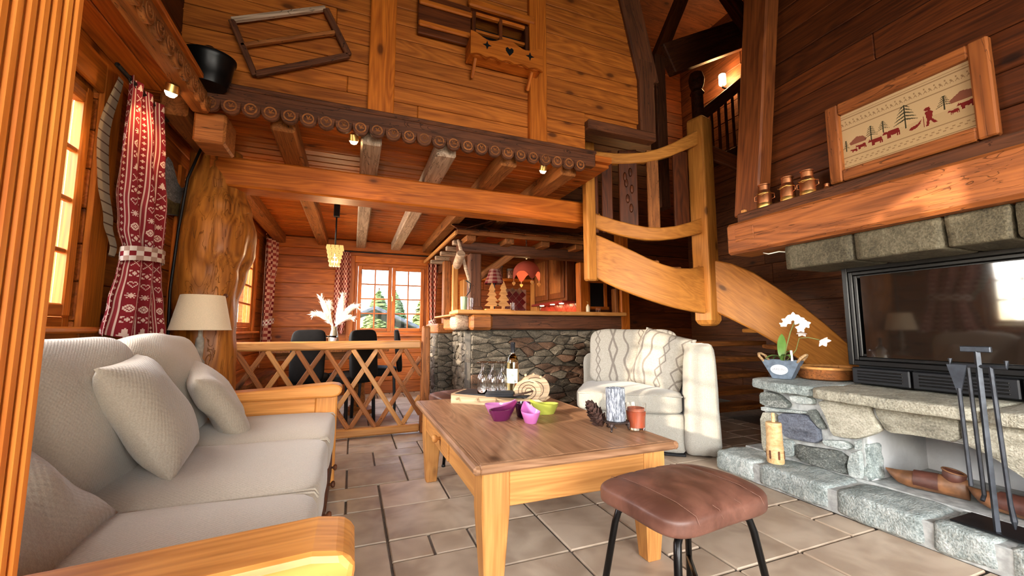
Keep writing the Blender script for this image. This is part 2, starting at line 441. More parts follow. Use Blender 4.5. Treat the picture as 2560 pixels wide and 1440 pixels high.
# ================================================================== the setting
def slab_cells(a0, a1, z0, z1, holes):
    A = sorted({a0, a1} | {h for q in holes for h in q[:2] if a0 < h < a1}); Z = sorted({z0, z1} | {h for q in holes for h in q[2:] if z0 < h < z1})
    for i in range(len(A) - 1):
        for j in range(len(Z) - 1):
            ca, cz = (A[i] + A[i + 1]) / 2, (Z[j] + Z[j + 1]) / 2
            if not any(h[0] < ca < h[1] and h[2] < cz < h[3] for h in holes): yield A[i], A[i + 1], Z[j], Z[j + 1]
def wall(name, axis, at, out, a0, a1, z0, z1, mat, label, holes=(), ph=.17, pt=.022, back=None, thick=.12, seed=1, joints=1, vis=None, off=0):
    """plank wall: inner faces of the boards at axis = at, backing slab behind them on the side `out`"""
    rnd = random.Random(seed); b0 = at + out * pt; b1 = b0 + out * thick; cells = []
    for p0, p1, q0, q1 in slab_cells(a0, a1, z0, z1, holes):
        c = T(*(((b0 + b1) / 2, (p0 + p1) / 2, (q0 + q1) / 2) if axis == 'x' else ((p0 + p1) / 2, (b0 + b1) / 2, (q0 + q1) / 2)))
        cells.append(tr(chbox(*((thick, p1 - p0, q1 - q0) if axis == 'x' else (p1 - p0, thick, q1 - q0)), 0.0005), c))
    W = obj(name, join(*cells), back or mat); struct(W, label, 'wall')
    z = z0 - off
    v = vis or (a0, a1, z0, z1)
    while z < z1 - .01:
        h = ph * rnd.uniform(.86, 1.14); zz = min(z + h, z1); lo = max(z, z0)
        if zz - lo > .02 and zz > v[2] and lo < v[3]:
            segs = [(max(a0, v[0]), min(a1, v[1]))]
            for q in holes:
                if lo < q[3] - .01 and zz > q[2] + .01:
                    if lo >= q[2] - .06 or zz <= q[3] + .06:
                        segs = [s for t in segs for s in ((t[0], min(t[1], q[0])), (max(t[0], q[1]), t[1])) if s[1] - s[0] > .02]
            for s in segs:
                cut = [s[0], s[1]]
                if joints and s[1] - s[0] > 1.6 and rnd.random() < .6: cut.insert(1, s[0] + (s[1] - s[0]) * rnd.uniform(.3, .7))
                for i in range(len(cut) - 1):
                    m = at + out * pt * rnd.uniform(.45, .6); k = (zz + lo) / 2
                    if axis == 'x': beam('plank', (m, cut[i] + .001, k), (m, cut[i + 1] - .001, k), pt, zz - lo - .004, mat, W, .005)
                    else: beam('plank', (cut[i] + .001, m, k), (cut[i + 1] - .001, m, k), pt, zz - lo - .004, mat, W, .005)
        z = zz
    return W
def window(name, axis, at, a0, a1, z0, z1, nsash, cols, rows, label, inn, mat=PINE_TRIM, casing=.09, sill=True):
    """casement window; inn is the direction (+1 / -1 along axis) into the room"""
    def P(a, d, z): return (at + d * inn, a, z) if axis == 'x' else (a, at + d * inn, z)
    W = obj(name, join(tr(chbox(.01, .01, .01, .001), T(*P((a0 + a1) / 2, -.09, z0 + .01)))), mat); struct(W, label, 'window')
    f = .045
    for nm, p, q, wd, hh in (('window_frame', P(a0 + f / 2, -.05, z0), P(a0 + f / 2, -.05, z1), .07, f), ('window_frame', P(a1 - f / 2, -.05, z0), P(a1 - f / 2, -.05, z1), .07, f)):
        beam(nm, p, q, wd if axis == 'y' else hh, hh if axis == 'y' else wd, mat, W, .004, (1, 0, 0))
    for z in (z0 + f / 2, z1 - f / 2): beam('window_frame', P(a0 + f, -.05, z), P(a1 - f, -.05, z), .07, f, mat, W, .004)
    w0, w1 = a0 + f, a1 - f; sw = (w1 - w0) / nsash; st = .055
    for k in range(nsash):
        s0, s1 = w0 + k * sw + .002, w0 + (k + 1) * sw - .002; q0, q1 = z0 + f + .002, z1 - f - .002
        for a in (s0 + st / 2, s1 - st / 2): beam('stile', P(a, -.012, q0), P(a, -.012, q1), .045 if axis == 'y' else st, st if axis == 'y' else .045, mat, W, .006, (1, 0, 0))
        for z in (q0 + st / 2, q1 - st / 2): beam('rail', P(s0 + st, -.012, z), P(s1 - st, -.012, z), .045, st, mat, W, .006)
        g0, g1, h0, h1 = s0 + st, s1 - st, q0 + st, q1 - st
        for c in range(1, cols):
            a = g0 + (g1 - g0) * c / cols; beam('glazing_bar', P(a, -.012, h0), P(a, -.012, h1), .03 if axis == 'y' else .02, .02 if axis == 'y' else .03, mat, W, .004, (1, 0, 0))
        for r in range(1, rows):
            z = h0 + (h1 - h0) * r / rows; beam('glazing_bar', P(g0, -.012, z), P(g1, -.012, z), .026, .02, mat, W, .004)
        for c in range(cols):
            for r in range(rows):
                c0, c1 = g0 + (g1 - g0) * c / cols + .008, g0 + (g1 - g0) * (c + 1) / cols - .008; r0, r1 = h0 + (h1 - h0) * r / rows + .008, h0 + (h1 - h0) * (r + 1) / rows - .008
                M = T(*P((c0 + c1) / 2, -.012, (r0 + r1) / 2))
                obj('pane', cbm(*((.004, c1 - c0, r1 - r0) if axis == 'x' else (c1 - c0, .004, r1 - r0)), .001, PANE), None, W, M)
    if casing:
        c = casing
        for a in (a0 - c / 2, a1 + c / 2): beam('casing', P(a, .012, z0 - c), P(a, .012, z1 + c), .024 if axis == 'y' else c, c if axis == 'y' else .024, mat, W, .006, (1, 0, 0))
        for z in (z0 - c / 2, z1 + c / 2): beam('casing', P(a0, .012, z), P(a1, .012, z), .024, c, mat, W, .006)
    if sill: beam('window_sill', P(a0 - .06, .03, z0 - .012), P(a1 + .06, .03, z0 - .012), .12, .028, mat, W, .008)
    return W
XL, DB = -1.18, 6.5
# floor slab and tiles laid in an irregular pattern
fl = obj('floor', cbm(6.5, 9.6, .1, .001, GROUT), None, None, T(1.85, 1.95, -.062)); struct(fl, 'beige stone tile floor laid in mixed sizes', 'floor')
def lay_tiles():
    rnd = random.Random(5); u = .183; nx, ny = 24, 37; x0, y0 = -.55, .18; used = set(); n = 0
    inside = lambda x, y: (y < 2.3 and -.3 < x < 2.42) or (2.3 <= y < 3.0 and -.3 < x < 3.9) or (3.0 <= y < 4.4 and -.5 < x < 3.9) or (y >= 4.4 and -.5 < x < 1.24)
    for j in range(ny):
        for i in range(nx):
            if (i, j) in used: continue
            for a, b in rnd.sample([(3, 2), (2, 2), (2, 2), (2, 2), (2, 1), (1, 1)], 6) + rnd.sample([(2, 1), (1, 2)], 2) + [(1, 1)]:
                if a * b == 6 and rnd.random() < .55: continue
                cells = [(i + p, j + q) for p in range(a) for q in range(b)]
                if all(c not in used and c[0] < nx and c[1] < ny for c in cells):
                    used.update(cells); cx, cy = x0 + (i + a / 2) * u, y0 + (j + b / 2) * u
                    if inside(cx, cy):
                        k = rnd.choice((0, 180)); M = T(cx, cy, -.006 + rnd.uniform(-.0012, .0012)) @ RZ(k) @ RX(rnd.uniform(-.15, .15)) @ RY(rnd.uniform(-.15, .15))
                        obj('tile', cbm(a * u - .011, b * u - .011, .013, .004, TILE), None, fl, M); n += 1
                    break
    return n
NT = lay_tiles()
# walls
wl = wall('wall_left', 'x', XL, -1, -2.6, DB, 0, 2.32, PINE, 'orange pine plank wall with windows behind the sofa', [(1.3, 2.44, .96, 2.08), (3.47, 5.88, .93, 2.02), (-1.6, -.35, .9, 2.15)], seed=3, vis=(1.0, DB, .4, 2.32))
wb = wall('wall_back', 'y', DB, 1, XL - .1, 5.0, 0, 2.32, PINE, 'orange pine plank wall behind the dining table', [(0, 1.08, .87, 1.96)], ph=.2, seed=4, vis=(XL, 3.1, 0, 2.32))
wu = wall('wall_upper_left', 'x', -.98, -1, -2.6, 2.75, 2.3, 5.4, REDWOOD, 'dark plank wall above the sofa canopy', [(.14, .534, 2.402, 2.632)], seed=6, vis=(1.6, 2.75, 2.3, 3.6))  # unseen opening added so the sun can reach the mantel
for q in ([(.178, 2.632), (.534, 2.632), (.534, 2.431)], [(.14, 2.402), (.178, 2.632), (.14, 2.632)], [(.14, 2.402), (.534, 2.402), (.534, 2.431)]):
    obj('sun_mask_board', prism(ccw(q), 0, .02), REDWOOD, wu, Matrix(((0, 0, 1, -1.02), (1, 0, 0, 0), (0, 1, 0, 0), (0, 0, 0, 1))))  # unseen fillers added to shape the sun patch into a triangle
wg = wall('wall_gable', 'y', 2.72, 1, -1.1, 2.3, 2.3, 5.4, GABLE, 'knotty pine plank gable wall above the scalloped beam', [(.735, 1.19, 3.0, 3.30), (1.70, 2.31, 2.29, 2.63)], ph=.125, seed=11, vis=(-1.0, 2.3, 2.3, 4.0), off=.06)
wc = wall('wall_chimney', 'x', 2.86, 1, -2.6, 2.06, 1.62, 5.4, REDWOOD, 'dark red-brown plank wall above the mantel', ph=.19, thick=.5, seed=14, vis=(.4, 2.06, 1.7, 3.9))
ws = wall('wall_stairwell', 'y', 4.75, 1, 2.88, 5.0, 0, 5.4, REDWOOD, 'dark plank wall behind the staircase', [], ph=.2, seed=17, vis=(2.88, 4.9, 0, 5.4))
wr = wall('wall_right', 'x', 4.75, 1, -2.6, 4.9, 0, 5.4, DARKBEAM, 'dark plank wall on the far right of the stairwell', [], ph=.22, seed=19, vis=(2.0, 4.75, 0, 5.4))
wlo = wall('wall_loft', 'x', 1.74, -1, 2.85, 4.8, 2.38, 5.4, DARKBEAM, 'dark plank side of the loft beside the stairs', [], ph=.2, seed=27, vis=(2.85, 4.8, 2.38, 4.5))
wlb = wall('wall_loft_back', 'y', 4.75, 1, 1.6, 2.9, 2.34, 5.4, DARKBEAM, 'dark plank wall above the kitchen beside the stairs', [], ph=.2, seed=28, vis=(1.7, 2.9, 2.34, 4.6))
wk = wall('wall_kitchen', 'x', 2.95, 1, 4.85, DB, 0, 2.32, REDWOOD, 'dark plank wall on the right of the kitchen', [], ph=.2, seed=23)
wn = wall('wall_rear', 'y', -2.6, -1, XL - .1, 5.0, 0, 5.4, PINE, 'pine wall with large glazing facing the fireplace room', [(-.8, 2.6, .2, 2.25)], seed=20, vis=(0, 0, 0, 0))
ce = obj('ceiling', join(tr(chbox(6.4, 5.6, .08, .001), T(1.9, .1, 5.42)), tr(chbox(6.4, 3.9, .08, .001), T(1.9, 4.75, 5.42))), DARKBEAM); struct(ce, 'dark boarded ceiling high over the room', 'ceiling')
# dining ceiling: boards across, joists towards the back
cd = obj('ceiling_dining', join(tr(chbox(3.15, 1.75, .05, .001), T(.375, 3.6, 2.345)), tr(chbox(4.3, 2.1, .05, .001), T(.95, 5.5, 2.345)), tr(chbox(.3, 5.4, .05, .001), T(-1.15, 0.05, 2.345))), PINE); struct(cd, 'low boarded ceiling over the dining corner', 'ceiling')
y = 2.76
rnd = random.Random(8)
while y < DB - .01:
    h = rnd.uniform(.095, .115); beam('ceiling_board', (XL, y + h / 2, 2.305), (1.95 if y < 4.45 else 2.9, y + h / 2, 2.305), h - .007, .028, PINE, cd, .006); y += h
for i, X in enumerate((-1.0, -.45, .07, .575, 1.05, 1.56)):
    beam('ceiling_joist', (X, 2.75, 2.235), (X, DB - .01, 2.235), .135 + .01 * math.sin(i * 3), .125, GREYBEAM if i in (2, 3) else OLDBEAM, cd, .012)
beam('wall_plate', (XL, DB - .03, 2.2), (1.15, DB - .03, 2.2), .06, .15, PINE_TRIM, wb, .006)
# soffit board strip over the sofa, between wall and scalloped beam
for i in range(3): beam('soffit_board', (-1.115 + i * .13, .1, 2.3), (-1.115 + i * .13, 2.74, 2.3), .125, .025, PINE, cd, .004)
w1 = window('window_1', 'x', XL, 1.3, 2.44, .96, 2.08, 2, 2, 4, 'pine casement window with small panes above the sofa', 1, casing=.16)
w2 = window('window_2', 'x', XL, 3.47, 5.88, .93, 2.02, 3, 1, 4, 'bright pine casement window behind the tree trunk', 1, casing=.08)
w3 = window('window_3', 'y', DB, 0, 1.08, .87, 1.96, 2, 2, 4, 'two-sash pine window with small panes on the back wall', -1, casing=.1)
w4 = window('window_4', 'x', XL, -1.6, -.35, .9, 2.15, 2, 2, 4, 'pine casement window beside the viewer', 1)
w5 = window('window_5', 'y', -2.6, -.8, 2.6, .2, 2.25, 4, 1, 1, 'wide glazing behind the viewer', 1)
beam('handle', (.545, DB - .05, 1.38), (.545, DB - .05, 1.46), .018, .02, BRASS, w3, .004)
# gable posts and dark timbers on its right
for X0, X1 in ((.035, .2), (1.19, 1.335)): beam('gable_post', ((X0 + X1) / 2, 2.7, 2.33), ((X0 + X1) / 2, 2.7, 4.58), X1 - X0, .05, PINE_TRIM, wg, .006, (0, -1, 0))
# ================================================================== large timbers
t = thing('ceiling_beam', 'massive orange pine beam spanning from the tree trunk to the staircase', 'beam', (.5, 3.4, 1.956))
beam('timber', (-.98, 3.4, 2.064), (2.06, 3.4, 2.064), .2, .215, PINE_TRIM, t, .014)
# near post at the left edge of the picture
t = thing('wooden_post', 'bright orange ribbed wooden post close to the viewer at the left edge', 'post', (-.41, .53, 0))
beam('post_core', (-.41, .525, .0), (-.41, .525, 2.29), .19, .15, POSTM, t, .01, (0, 1, 0))
for i in range(9): beam('rib', (-.312 + .001, .458 + i * .0165, .0), (-.312 + .001, .458 + i * .0165, 2.29), .011, .0045, POSTM, t, .002, (1, 0, 0))
for i in range(9): beam('rib', (-.495 + i * .021, .449, .0), (-.495 + i * .021, .449, 2.29), .015, .0045, POSTM, t, .002, (0, 1, 0))
# scalloped valance beams
def lobe_vf():
    p = [(.048 * math.cos(a), .048 * math.sin(a)) for a in [math.pi + i * math.pi / 12 for i in range(13)]] + [(.052, .03), (-.052, .03)]
    base = tr(prism(ccw(p), -.012, .012, .003), RX(90))
    ring = tr(([(r * math.cos(a), r * math.sin(a), z) for r, z in ((.034, .012), (.034, .016), (.026, .016), (.026, .012)) for a in [i * math.pi / 8 for i in range(16)]],
               [(j * 16 + i, j * 16 + (i + 1) % 16, (j + 1) * 16 + (i + 1) % 16, (j + 1) * 16 + i) for j in range(3) for i in range(16)]), RX(90))
    pet = [tr(chbox(.03, .007, .008, .003), RX(90) @ RZ(k * 60) @ T(.006, 0, .012)) for k in range(3)]
    return base, join(ring, *pet)
LB0, LB1 = lobe_vf(); LOBE = mesh('lobe', LB0, DARKBEAM); LOBE_L = mesh('lobe', LB0, OLDBEAM); ROSE = mesh('rosette', LB1, OLDBEAM)
t = thing('scalloped_beam', 'dark carved beam with a row of scalloped rosettes below the gable wall', 'beam', (.4, 2.68, 2.2))
beam('timber', (-.86, 2.685, 2.295), (1.75, 2.685, 2.295), .07, .12, DARKBEAM, t, .012)
beam('cap_moulding', (-.86, 2.66, 2.345), (1.75, 2.66, 2.345), .05, .03, DARKBEAM, t, .008)
for i in range(25): o = obj('scallop', LOBE, None, t, T(-.8 + i * .1, 2.655, 2.225)); obj('rosette', ROSE, None, o, T(-.8 + i * .1, 2.655, 2.225))
t = thing('scalloped_beam', 'brown scalloped beam running along the ceiling above the sofa', 'beam', (-.85, 1.5, 2.2))
beam('timber', (-.86, .2, 2.27), (-.86, 2.72, 2.27), .09, .17, OLDBEAM, t, .012)
for i in range(24): o = obj('scallop', LOBE_L, None, t, T(-.805, .3 + i * .1, 2.2) @ RZ(90)); obj('rosette', ROSE, None, o, T(-.805, .3 + i * .1, 2.2) @ RZ(90))
bx('corner_block', -.9, -.74, 2.74, 2.96, 2.03, 2.22, OLDBEAM, t, .012)
# tree-trunk column
def trunk_vf():
    prof = [(0, -.93, 3.46, .20), (.3, -.93, 3.46, .19), (.55, -.94, 3.46, .185), (.75, -.95, 3.46, .185), (.95, -.97, 3.46, .18), (1.15, -.985, 3.45, .19), (1.35, -.965, 3.44, .212), (1.5, -.93, 3.43, .225), (1.65, -.915, 3.43, .222), (1.8, -.93, 3.44, .20), (1.95, -.955, 3.45, .175), (2.1, -.965, 3.46, .165), (2.24, -.97, 3.46, .165)]
    def f(u, v):
        z = v * 2.24
        for i in range(len(prof) - 1):
            if prof[i][0] <= z <= prof[i + 1][0] + 1e-6: break
        k = (z - prof[i][0]) / (prof[i + 1][0] - prof[i][0]); k = k * k * (3 - 2 * k)
        x, y, r = [prof[i][q] + (prof[i + 1][q] - prof[i][q]) * k for q in (1, 2, 3)]
        a = u * 2 * math.pi; c, s = math.cos(a), math.sin(a)
        r *= 1 + .16 * noise.noise(Vector((c * 1.3, s * 1.3, z * 1.4))) + .05 * noise.noise(Vector((c * 4, s * 4, z * 3.2))) + .018 * math.sin(a * 9 + z * 4 + 3 * noise.noise(Vector((c, s, z * 2))))
        b = math.exp(-((a - 5.2) ** 2) / .22 - (z - 1.5) ** 2 / .02) * .03
        return Vector((x + (r + b) * c, y + (r + b) * s * .9, z))
    V, F = grid(f, 56, 90, cu=True); n = len(V); V.append(Vector((-.97, 3.46, 2.26))); F += [(89 * 56 + i, 89 * 56 + (i + 1) % 56, n) for i in range(56)]
    return V, F
t = thing('trunk_column', 'gnarled polished tree trunk standing as a column beside the sofa', 'column', (-.95, 3.46, 0))
tv = trunk_vf(); tv = ([T(0, 0, 1.1).inverted() @ v for v in tv[0]], tv[1])
o = obj('trunk', (([RY(-90) @ Vector(v) for v in tv[0]]), tv[1]), TRUNKM, t, T(0, 0, 1.1) @ RY(90), True)
for a, z, s in ((4.9, 1.42, .02), (4.4, 1.62, .014), (5.4, 1.18, .016)): obj('knot', tr(lathe([(.0, .004), (s * .5, .006), (s, 0)], 12), Matrix.Identity(4)), DARKBEAM, t, T(-.945 + .2 * math.cos(a), 3.44 + .19 * math.sin(a), z) @ RZ(math.degrees(a)) @ RY(90))
tag(obj('wall_cable', tube([(-1.0, 3.24, 2.2), (-1.06, 3.22, 1.95), (-1.09, 3.23, 1.6), (-1.11, 3.24, 1.2), (-1.10, 3.24, .9), (-1.10, 3.24, .3)], .009, 6), BLACK, smooth=True), 'thin dark cable running down beside the tree trunk', 'cable')
# lattice fence
t = thing('lattice_fence', 'low rustic fence of crossed wooden slats before the dining corner', 'fence', (-.14, 3.93, 0))
beam('top_rail', (-.95, 3.93, .81), (.605, 3.93, .812), .07, .075, HONEY, t, .012)
beam('bottom_rail', (-.95, 3.93, .05), (.605, 3.93, .052), .07, .07, HONEY, t, .012)
def post_vf():
    a = chbox(.97, .095, .085, .012); V = [Vector(v) for v in a[0]]
    V = [v if v.x < .3 else Vector((v.x + .05 * (1 - abs(v.y) / .05), v.y * (.95), v.z * .8)) for v in V]
    return V, a[1]
obj('end_post', post_vf(), OLDBEAM, t, T(.652, 3.93, .485) @ RY(-90))
for i in range(8):
    X = -1.1 + i * .222
    for s, yy in ((1, 3.918), (-1, 3.944)):
        x0, x1 = (X, X + .43) if s > 0 else (X + .215 + .43, X + .215)
        if s < 0: x0, x1 = X + .43, X
        z0, z1 = .775, .085; lo, hi = -.93, .61
        p0, p1 = [x0, z0], [x1, z1]
        for p, q in ((p0, p1), (p1, p0)):
            if p[0] < lo: k = (lo - p[0]) / (q[0] - p[0]); p[1] += (q[1] - p[1]) * k; p[0] = lo
            if p[0] > hi: k = (hi - p[0]) / (q[0] - p[0]); p[1] += (q[1] - p[1]) * k; p[0] = hi
        if abs(p0[1] - p1[1]) > .06 and p0[0] != p1[0]: beam('slat', (p0[0], yy, p0[1]), (p1[0], yy, p1[1]), .022, .04, OLDBEAM if (i + s) % 3 else HONEY, t, .005)
# ================================================================== sofa
t = thing('sofa', 'long pine-framed sofa with beige linen cushions under the window', 'sofa', (-.6, 1.85, 0))
def arm_vf(L):
    pr = [(-L / 2, 0), (L / 2 - .05, 0), (L / 2 - .015, .008), (L / 2, .03), (L / 2 + .004, .055), (L / 2 - .015, .075), (L / 2 - .06, .082), (.1, .062), (-.2, .05), (-L / 2, .048)]
    return pr
for yy, nm in ((.79, 0), (2.885, 1)):
    s = tr(prism(ccw(arm_vf(.98 if nm else 1.05)), -.075, .075, 0), RX(90))
    o = obj('armrest', s, SOFAWOOD, t, T(-.54 if nm else -.51, yy, .53)); o.modifiers.new('bevel', 'BEVEL').width = .012; o.modifiers['bevel'].segments = 2; o.modifiers['bevel'].limit_method = 'ANGLE'
    bx('arm_panel', -1.0, -.2, yy - .022, yy + .022, .1, .535, SOFAWOOD, t, .004)
    bx('arm_post', -.2, -.075, yy - .035, yy + .035, .0, .535, SOFAWOOD, t, .008, 'z')
    bx('leg', -1.03, -.95, yy - .035, yy + .035, 0, .535, SOFAWOOD, t, .006, 'z')
bx('front_rail', -.135, -.105, .82, 2.85, .06, .24, REDWOOD, t, .005, 'y')
bx('base', -1.0, -.14, .82, 2.85, .08, .25, REDWOOD, t, .005, 'y')
for i, (a, b) in enumerate(((.84, 1.5), (1.52, 2.18), (2.2, 2.84))):
    d = bx('drawer', -.105, -.088, a + .02, b - .02, .08, .225, REDWOOD, t, .005, 'y')
    for yy in (a + .18, b - .18): obj('knob', lathe([(.006, 0), (.006, .012), (.015, .018), (.017, .026), (.012, .033), (0, .035)], 14), DARKBEAM, d, T(-.09, yy, .155) @ RY(90), True)
    o = obj('seat_cushion', cushion(.80, b - a + .025, .2, .03, 9, 16, .005, i), LINEN, t, T(-.48, (a + b) / 2, .345), True)
    for s in (-1, 1): obj('piping', tube([(-.395, s * (b - a) / 2 - s * .004, .085), (-.2, s * (b - a) / 2, .09), (.2, s * (b - a) / 2, .09), (.385, s * (b - a) / 2 - s * .004, .088), (.397, s * (b - a) / 2 - s * .004, .07)], .004, 6), LINEN, o, T(-.48, (a + b) / 2, .345), True)
beam('back_rail', (-1.06, .82, .82), (-1.06, 2.86, .82), .05, .1, REDWOOD, t, .01); bx('back_panel', -1.06, -1.03, .82, 2.86, .2, .78, REDWOOD, t, .004, 'y')
for i, (a, b) in enumerate(((.86, 1.44), (1.44, 2.1), (2.1, 2.78))):
    M = T(-.86, (a + b) / 2, .645) @ RY(-12) @ RY(90)
    o = obj('back_cushion', cushion(.56, b - a + .03, .2, .05, 5, 18, .012, 5 + i), LINEN, t, M, True)
def throw(label, M, w, h, th, seed, mat=LINEN2, **k):
    o = obj('throw_cushion', pillow(w, h, th, seed, **k), mat, None, M, True); return tag(o, label, 'cushion', 'beige scatter cushions on the sofa')
throw('large beige linen scatter cushion leaning on the middle of the sofa back', T(-.655, 1.86, .655) @ RZ(6) @ RY(62) @ RZ(4), .43, .42, .15, 1, pinch=.04)
throw('taupe scatter cushion slumped in the far corner of the sofa', T(-.62, 2.47, .60) @ RZ(16) @ RY(56) @ RZ(10), .40, .46, .14, 4, wr=.022, pinch=.05)
throw('crumpled beige scatter cushion on the near end of the sofa', T(-.70, 1.15, .575) @ RZ(-6) @ RY(48) @ RZ(14), .44, .52, .17, 7, wr=.026)
# ================================================================== coffee table
t = thing('coffee_table', 'rectangular pine coffee table with a worn plank top', 'table', (.845, 2.08, 0))
X0, X1, Y0, Y1, H = .40, 1.29, 1.38, 2.78, .485
for i in range(5):
    a = X0 + .025 + i * (X1 - X0 - .05) / 5; bx('top_plank', a + .0002, a + (X1 - X0 - .05) / 5 - .0002, Y0 + .03, Y1 - .03, H - .03, H, TABLETOP, t, .0004, 'y')
for a, b in ((X0, X0 + .03), (X1 - .03, X1)): bx('top_edge', a, b, Y0, Y1, H - .032, H, TABLETOP, t, .009, 'y')
for a, b in ((Y0, Y0 + .035), (Y1 - .035, Y1)): bx('top_edge', X0 + .02, X1 - .02, a, b, H - .032, H - .0005, TABLETOP, t, .009, 'x')
def leg_vf(s, L):
    V, F = chbox(L, s, s, .004); return [Vector((v[0], v[1] * (1 if v[0] < -L / 2 + .15 else 1 - .38 * (v[0] + L / 2 - .15) / (L - .15)), v[2] * (1 if v[0] < -L / 2 + .15 else 1 - .38 * (v[0] + L / 2 - .15) / (L - .15)))) for v in V], F
def leg2(s, L):
    segs = [(0, s), (.13, s), (.15, s), (L, s * .62)]; V, F = [], []
    for x, w in segs: V += [(x, -w / 2, -w / 2), (x, w / 2, -w / 2), (x, w / 2, w / 2), (x, -w / 2, w / 2)]
    for i in range(len(segs) - 1):
        for j in range(4): k = (j + 1) % 4; F.append((i * 4 + j, i * 4 + k, i * 4 + 4 + k, i * 4 + 4 + j))
    F += [(3, 2, 1, 0), tuple(range(len(segs) * 4 - 4, len(segs) * 4))]
    return V, F
LEG = mesh('leg', leg2(.105, .452), HONEY)
for x in (X0 + .095, X1 - .095):
    for yv in (Y0 + .095, Y1 - .095):
        o = obj('leg', LEG, None, t, T(x, yv, H - .033) @ RY(90)); m = o.modifiers.new('bevel', 'BEVEL'); m.width = .005; m.limit_method = 'ANGLE'
for yv in (Y0 + .06, Y1 - .06): bx('apron', X0 + .147, X1 - .147, yv - .012, yv + .012, H - .165, H - .033, HONEY, t, .003, 'x')
bx('apron', X1 - .072, X1 - .048, Y0 + .147, Y1 - .147, H - .165, H - .033, HONEY, t, .003, 'y')
bx('apron', X0 + .05, X0 + .074, Y0 + .147, Y0 + .60, H - .165, H - .033, HONEY, t, .003, 'y'); bx('apron', X0 + .05, X0 + .074, Y1 - .45, Y1 - .147, H - .165, H - .033, HONEY, t, .003, 'y')
d = bx('drawer', X0 + .044, X0 + .074, Y0 + .604, Y1 - .454, H - .163, H - .04, HONEY, t, .004, 'y')
obj('knob', lathe([(.009, 0), (.008, .014), (.018, .022), (.021, .034), (.015, .043), (0, .045)], 16), HONEY, d, T(X0 + .045, Y1 - .62, H - .095) @ RY(-90), True)
# ================================================================== stools
def seat_shape(w, d, h, n=26):
    V, F = rcube(n, 5.); O = []
    for v in V:
        x, y, z = v.x * w / 2, v.y * d / 2, v.z * h / 2
        q = (v.x * .5 + .5) * 5; g = abs(q - round(q)); seam = math.exp(-(g / .07) ** 2) if .3 < q < 4.7 else 0
        if v.z > -.3: z -= seam * .006 * (.4 + .6 * max(v.z, 0))
        z += -.016 * (v.y ** 2) + .010 * (1 - v.x ** 2)
        O.append(Vector((x * (1 - .03 * v.y * v.y), y, z)))
    return O, F
def leather():
    m = Mat('brown_suede_leather', .46, 0, .4); v = m.coords(rnd=False); a = m.noise(v, 7, 5, .6, .6); b = m.noise(v, 150, 2)
    c = m.mix(a.sm(.32, .7), (.075, .028, .018), (.19, .080, .054)); m.col(c); m.bump(a * .3 + b * .3, .25, .002); return m.mat
LEATHER = leather()
def make_stool(label):
    t = thing('stool', label, 'stool', group='brown leather stools at the coffee table')
    s = obj('seat', seat_shape(.46, .345, .07), LEATHER, t, T(0, 0, .441), True)
    for q in range(1, 5):
        x = (-.5 + q / 5) * .46; obj('seam', tube([(x, -.176, -.0), (x, -.165, .02), (x, -.1, .0335), (x, 0, .037), (x, .1, .0335), (x, .165, .02), (x, .176, 0)], .0008, 4), plain('stitching_%d' % q, (.20, .10, .07), .8) if q == 1 else bpy.data.materials['stitching_1'], s, T(0, 0, .441), True)
    for sx in (-1, 1):
        for sy in (-1, 1):
            x, yv = sx * .155, sy * .115
            obj('leg', tube([(x * .55, yv * .75, .395), (x * .85, yv * .9, .392), (x, yv, .375), (x * 1.06, yv * 1.06, .34), (x * 1.38, yv * 1.42, .008)], .011, 10), BLACKM, t, None, True)
            obj('foot_cap', lathe([(.013, 0), (.013, .012), (.011, .016)], 12), BLACK, t, T(x * 1.385, yv * 1.425, 0), True)
    a, b = .155 * 1.26, .115 * 1.3
    for p in ([(-a, -b, .14), (-a * .5, -b * .25, .14), (-a * .5, b * .25, .14), (-a, b, .14)], [(a, -b, .14), (a * .5, -b * .25, .14), (a * .5, b * .25, .14), (a, b, .14)]):
        obj('footrest', tube(p, .009, 8), BLACKM, t, None, True)
    obj('footrest', tube([(-a * .5, 0, .14), (a * .5, 0, .14)], .009, 8), BLACKM, t, None, True)
    return t
st = make_stool('brown leather stool with channel-stitched seat in the foreground right of the coffee table')
M = T(.98, 1.05, 0) @ RZ(6); st.matrix_basis = M
dup(st, T(.80, 3.12, 0) @ RZ(12), 'brown leather stool half hidden behind the far end of the coffee table')
# ================================================================== armchair (one arm, cream linen), turned towards the room
def squiggle_mat():
    m = Mat('cream_embroidered_linen', .9, 0, .2); v = m.coords(rnd=False); x, y, z = m.xyz(v); n = m.noise(v, 110, 3); wob = m.noise(v, 9, 2) - .5
    xx = x + wob * .02; L = None
    def line(d, w): return d.abs().lt(w)
    for x0, A, fr, w, ph in ((-.31, .020, 11., .005, 0), (-.175, .036, 4.2, .0095, .3), (-.06, .0, 0, .009, 0), (.075, .026, 10., .006, .4), (.2, .034, 8., .006, .1), (.32, .02, 6., .007, .2)):
        if A: q = line((xx - x0).abs() - (y * fr + ph).pp(.5) * (2 * A), w)
        else: q = line(xx - x0 - (y * 26).sin() * .018, w)
        L = q if L is None else L.mx(q)
    c = m.mix(n.sm(.3, .7), (.29, .265, .225), (.36, .33, .29)); c = m.mix(L * .9, c, (.16, .135, .12)); m.col(c)
    m.bump(n * .7 + L * .8, .4, .002); return m.mat
SQUIG = squiggle_mat()
ARM = T(1.70, 2.92, 0) @ RZ(-38)      # local x along the seat front, local y to the back
t = thing('armchair', 'cream linen slipcovered armchair with one broad arm by the fireplace', 'armchair'); t.matrix_basis = ARM; WM[t.name] = ARM
def A(x, y, z): return ARM @ T(x, y, z)
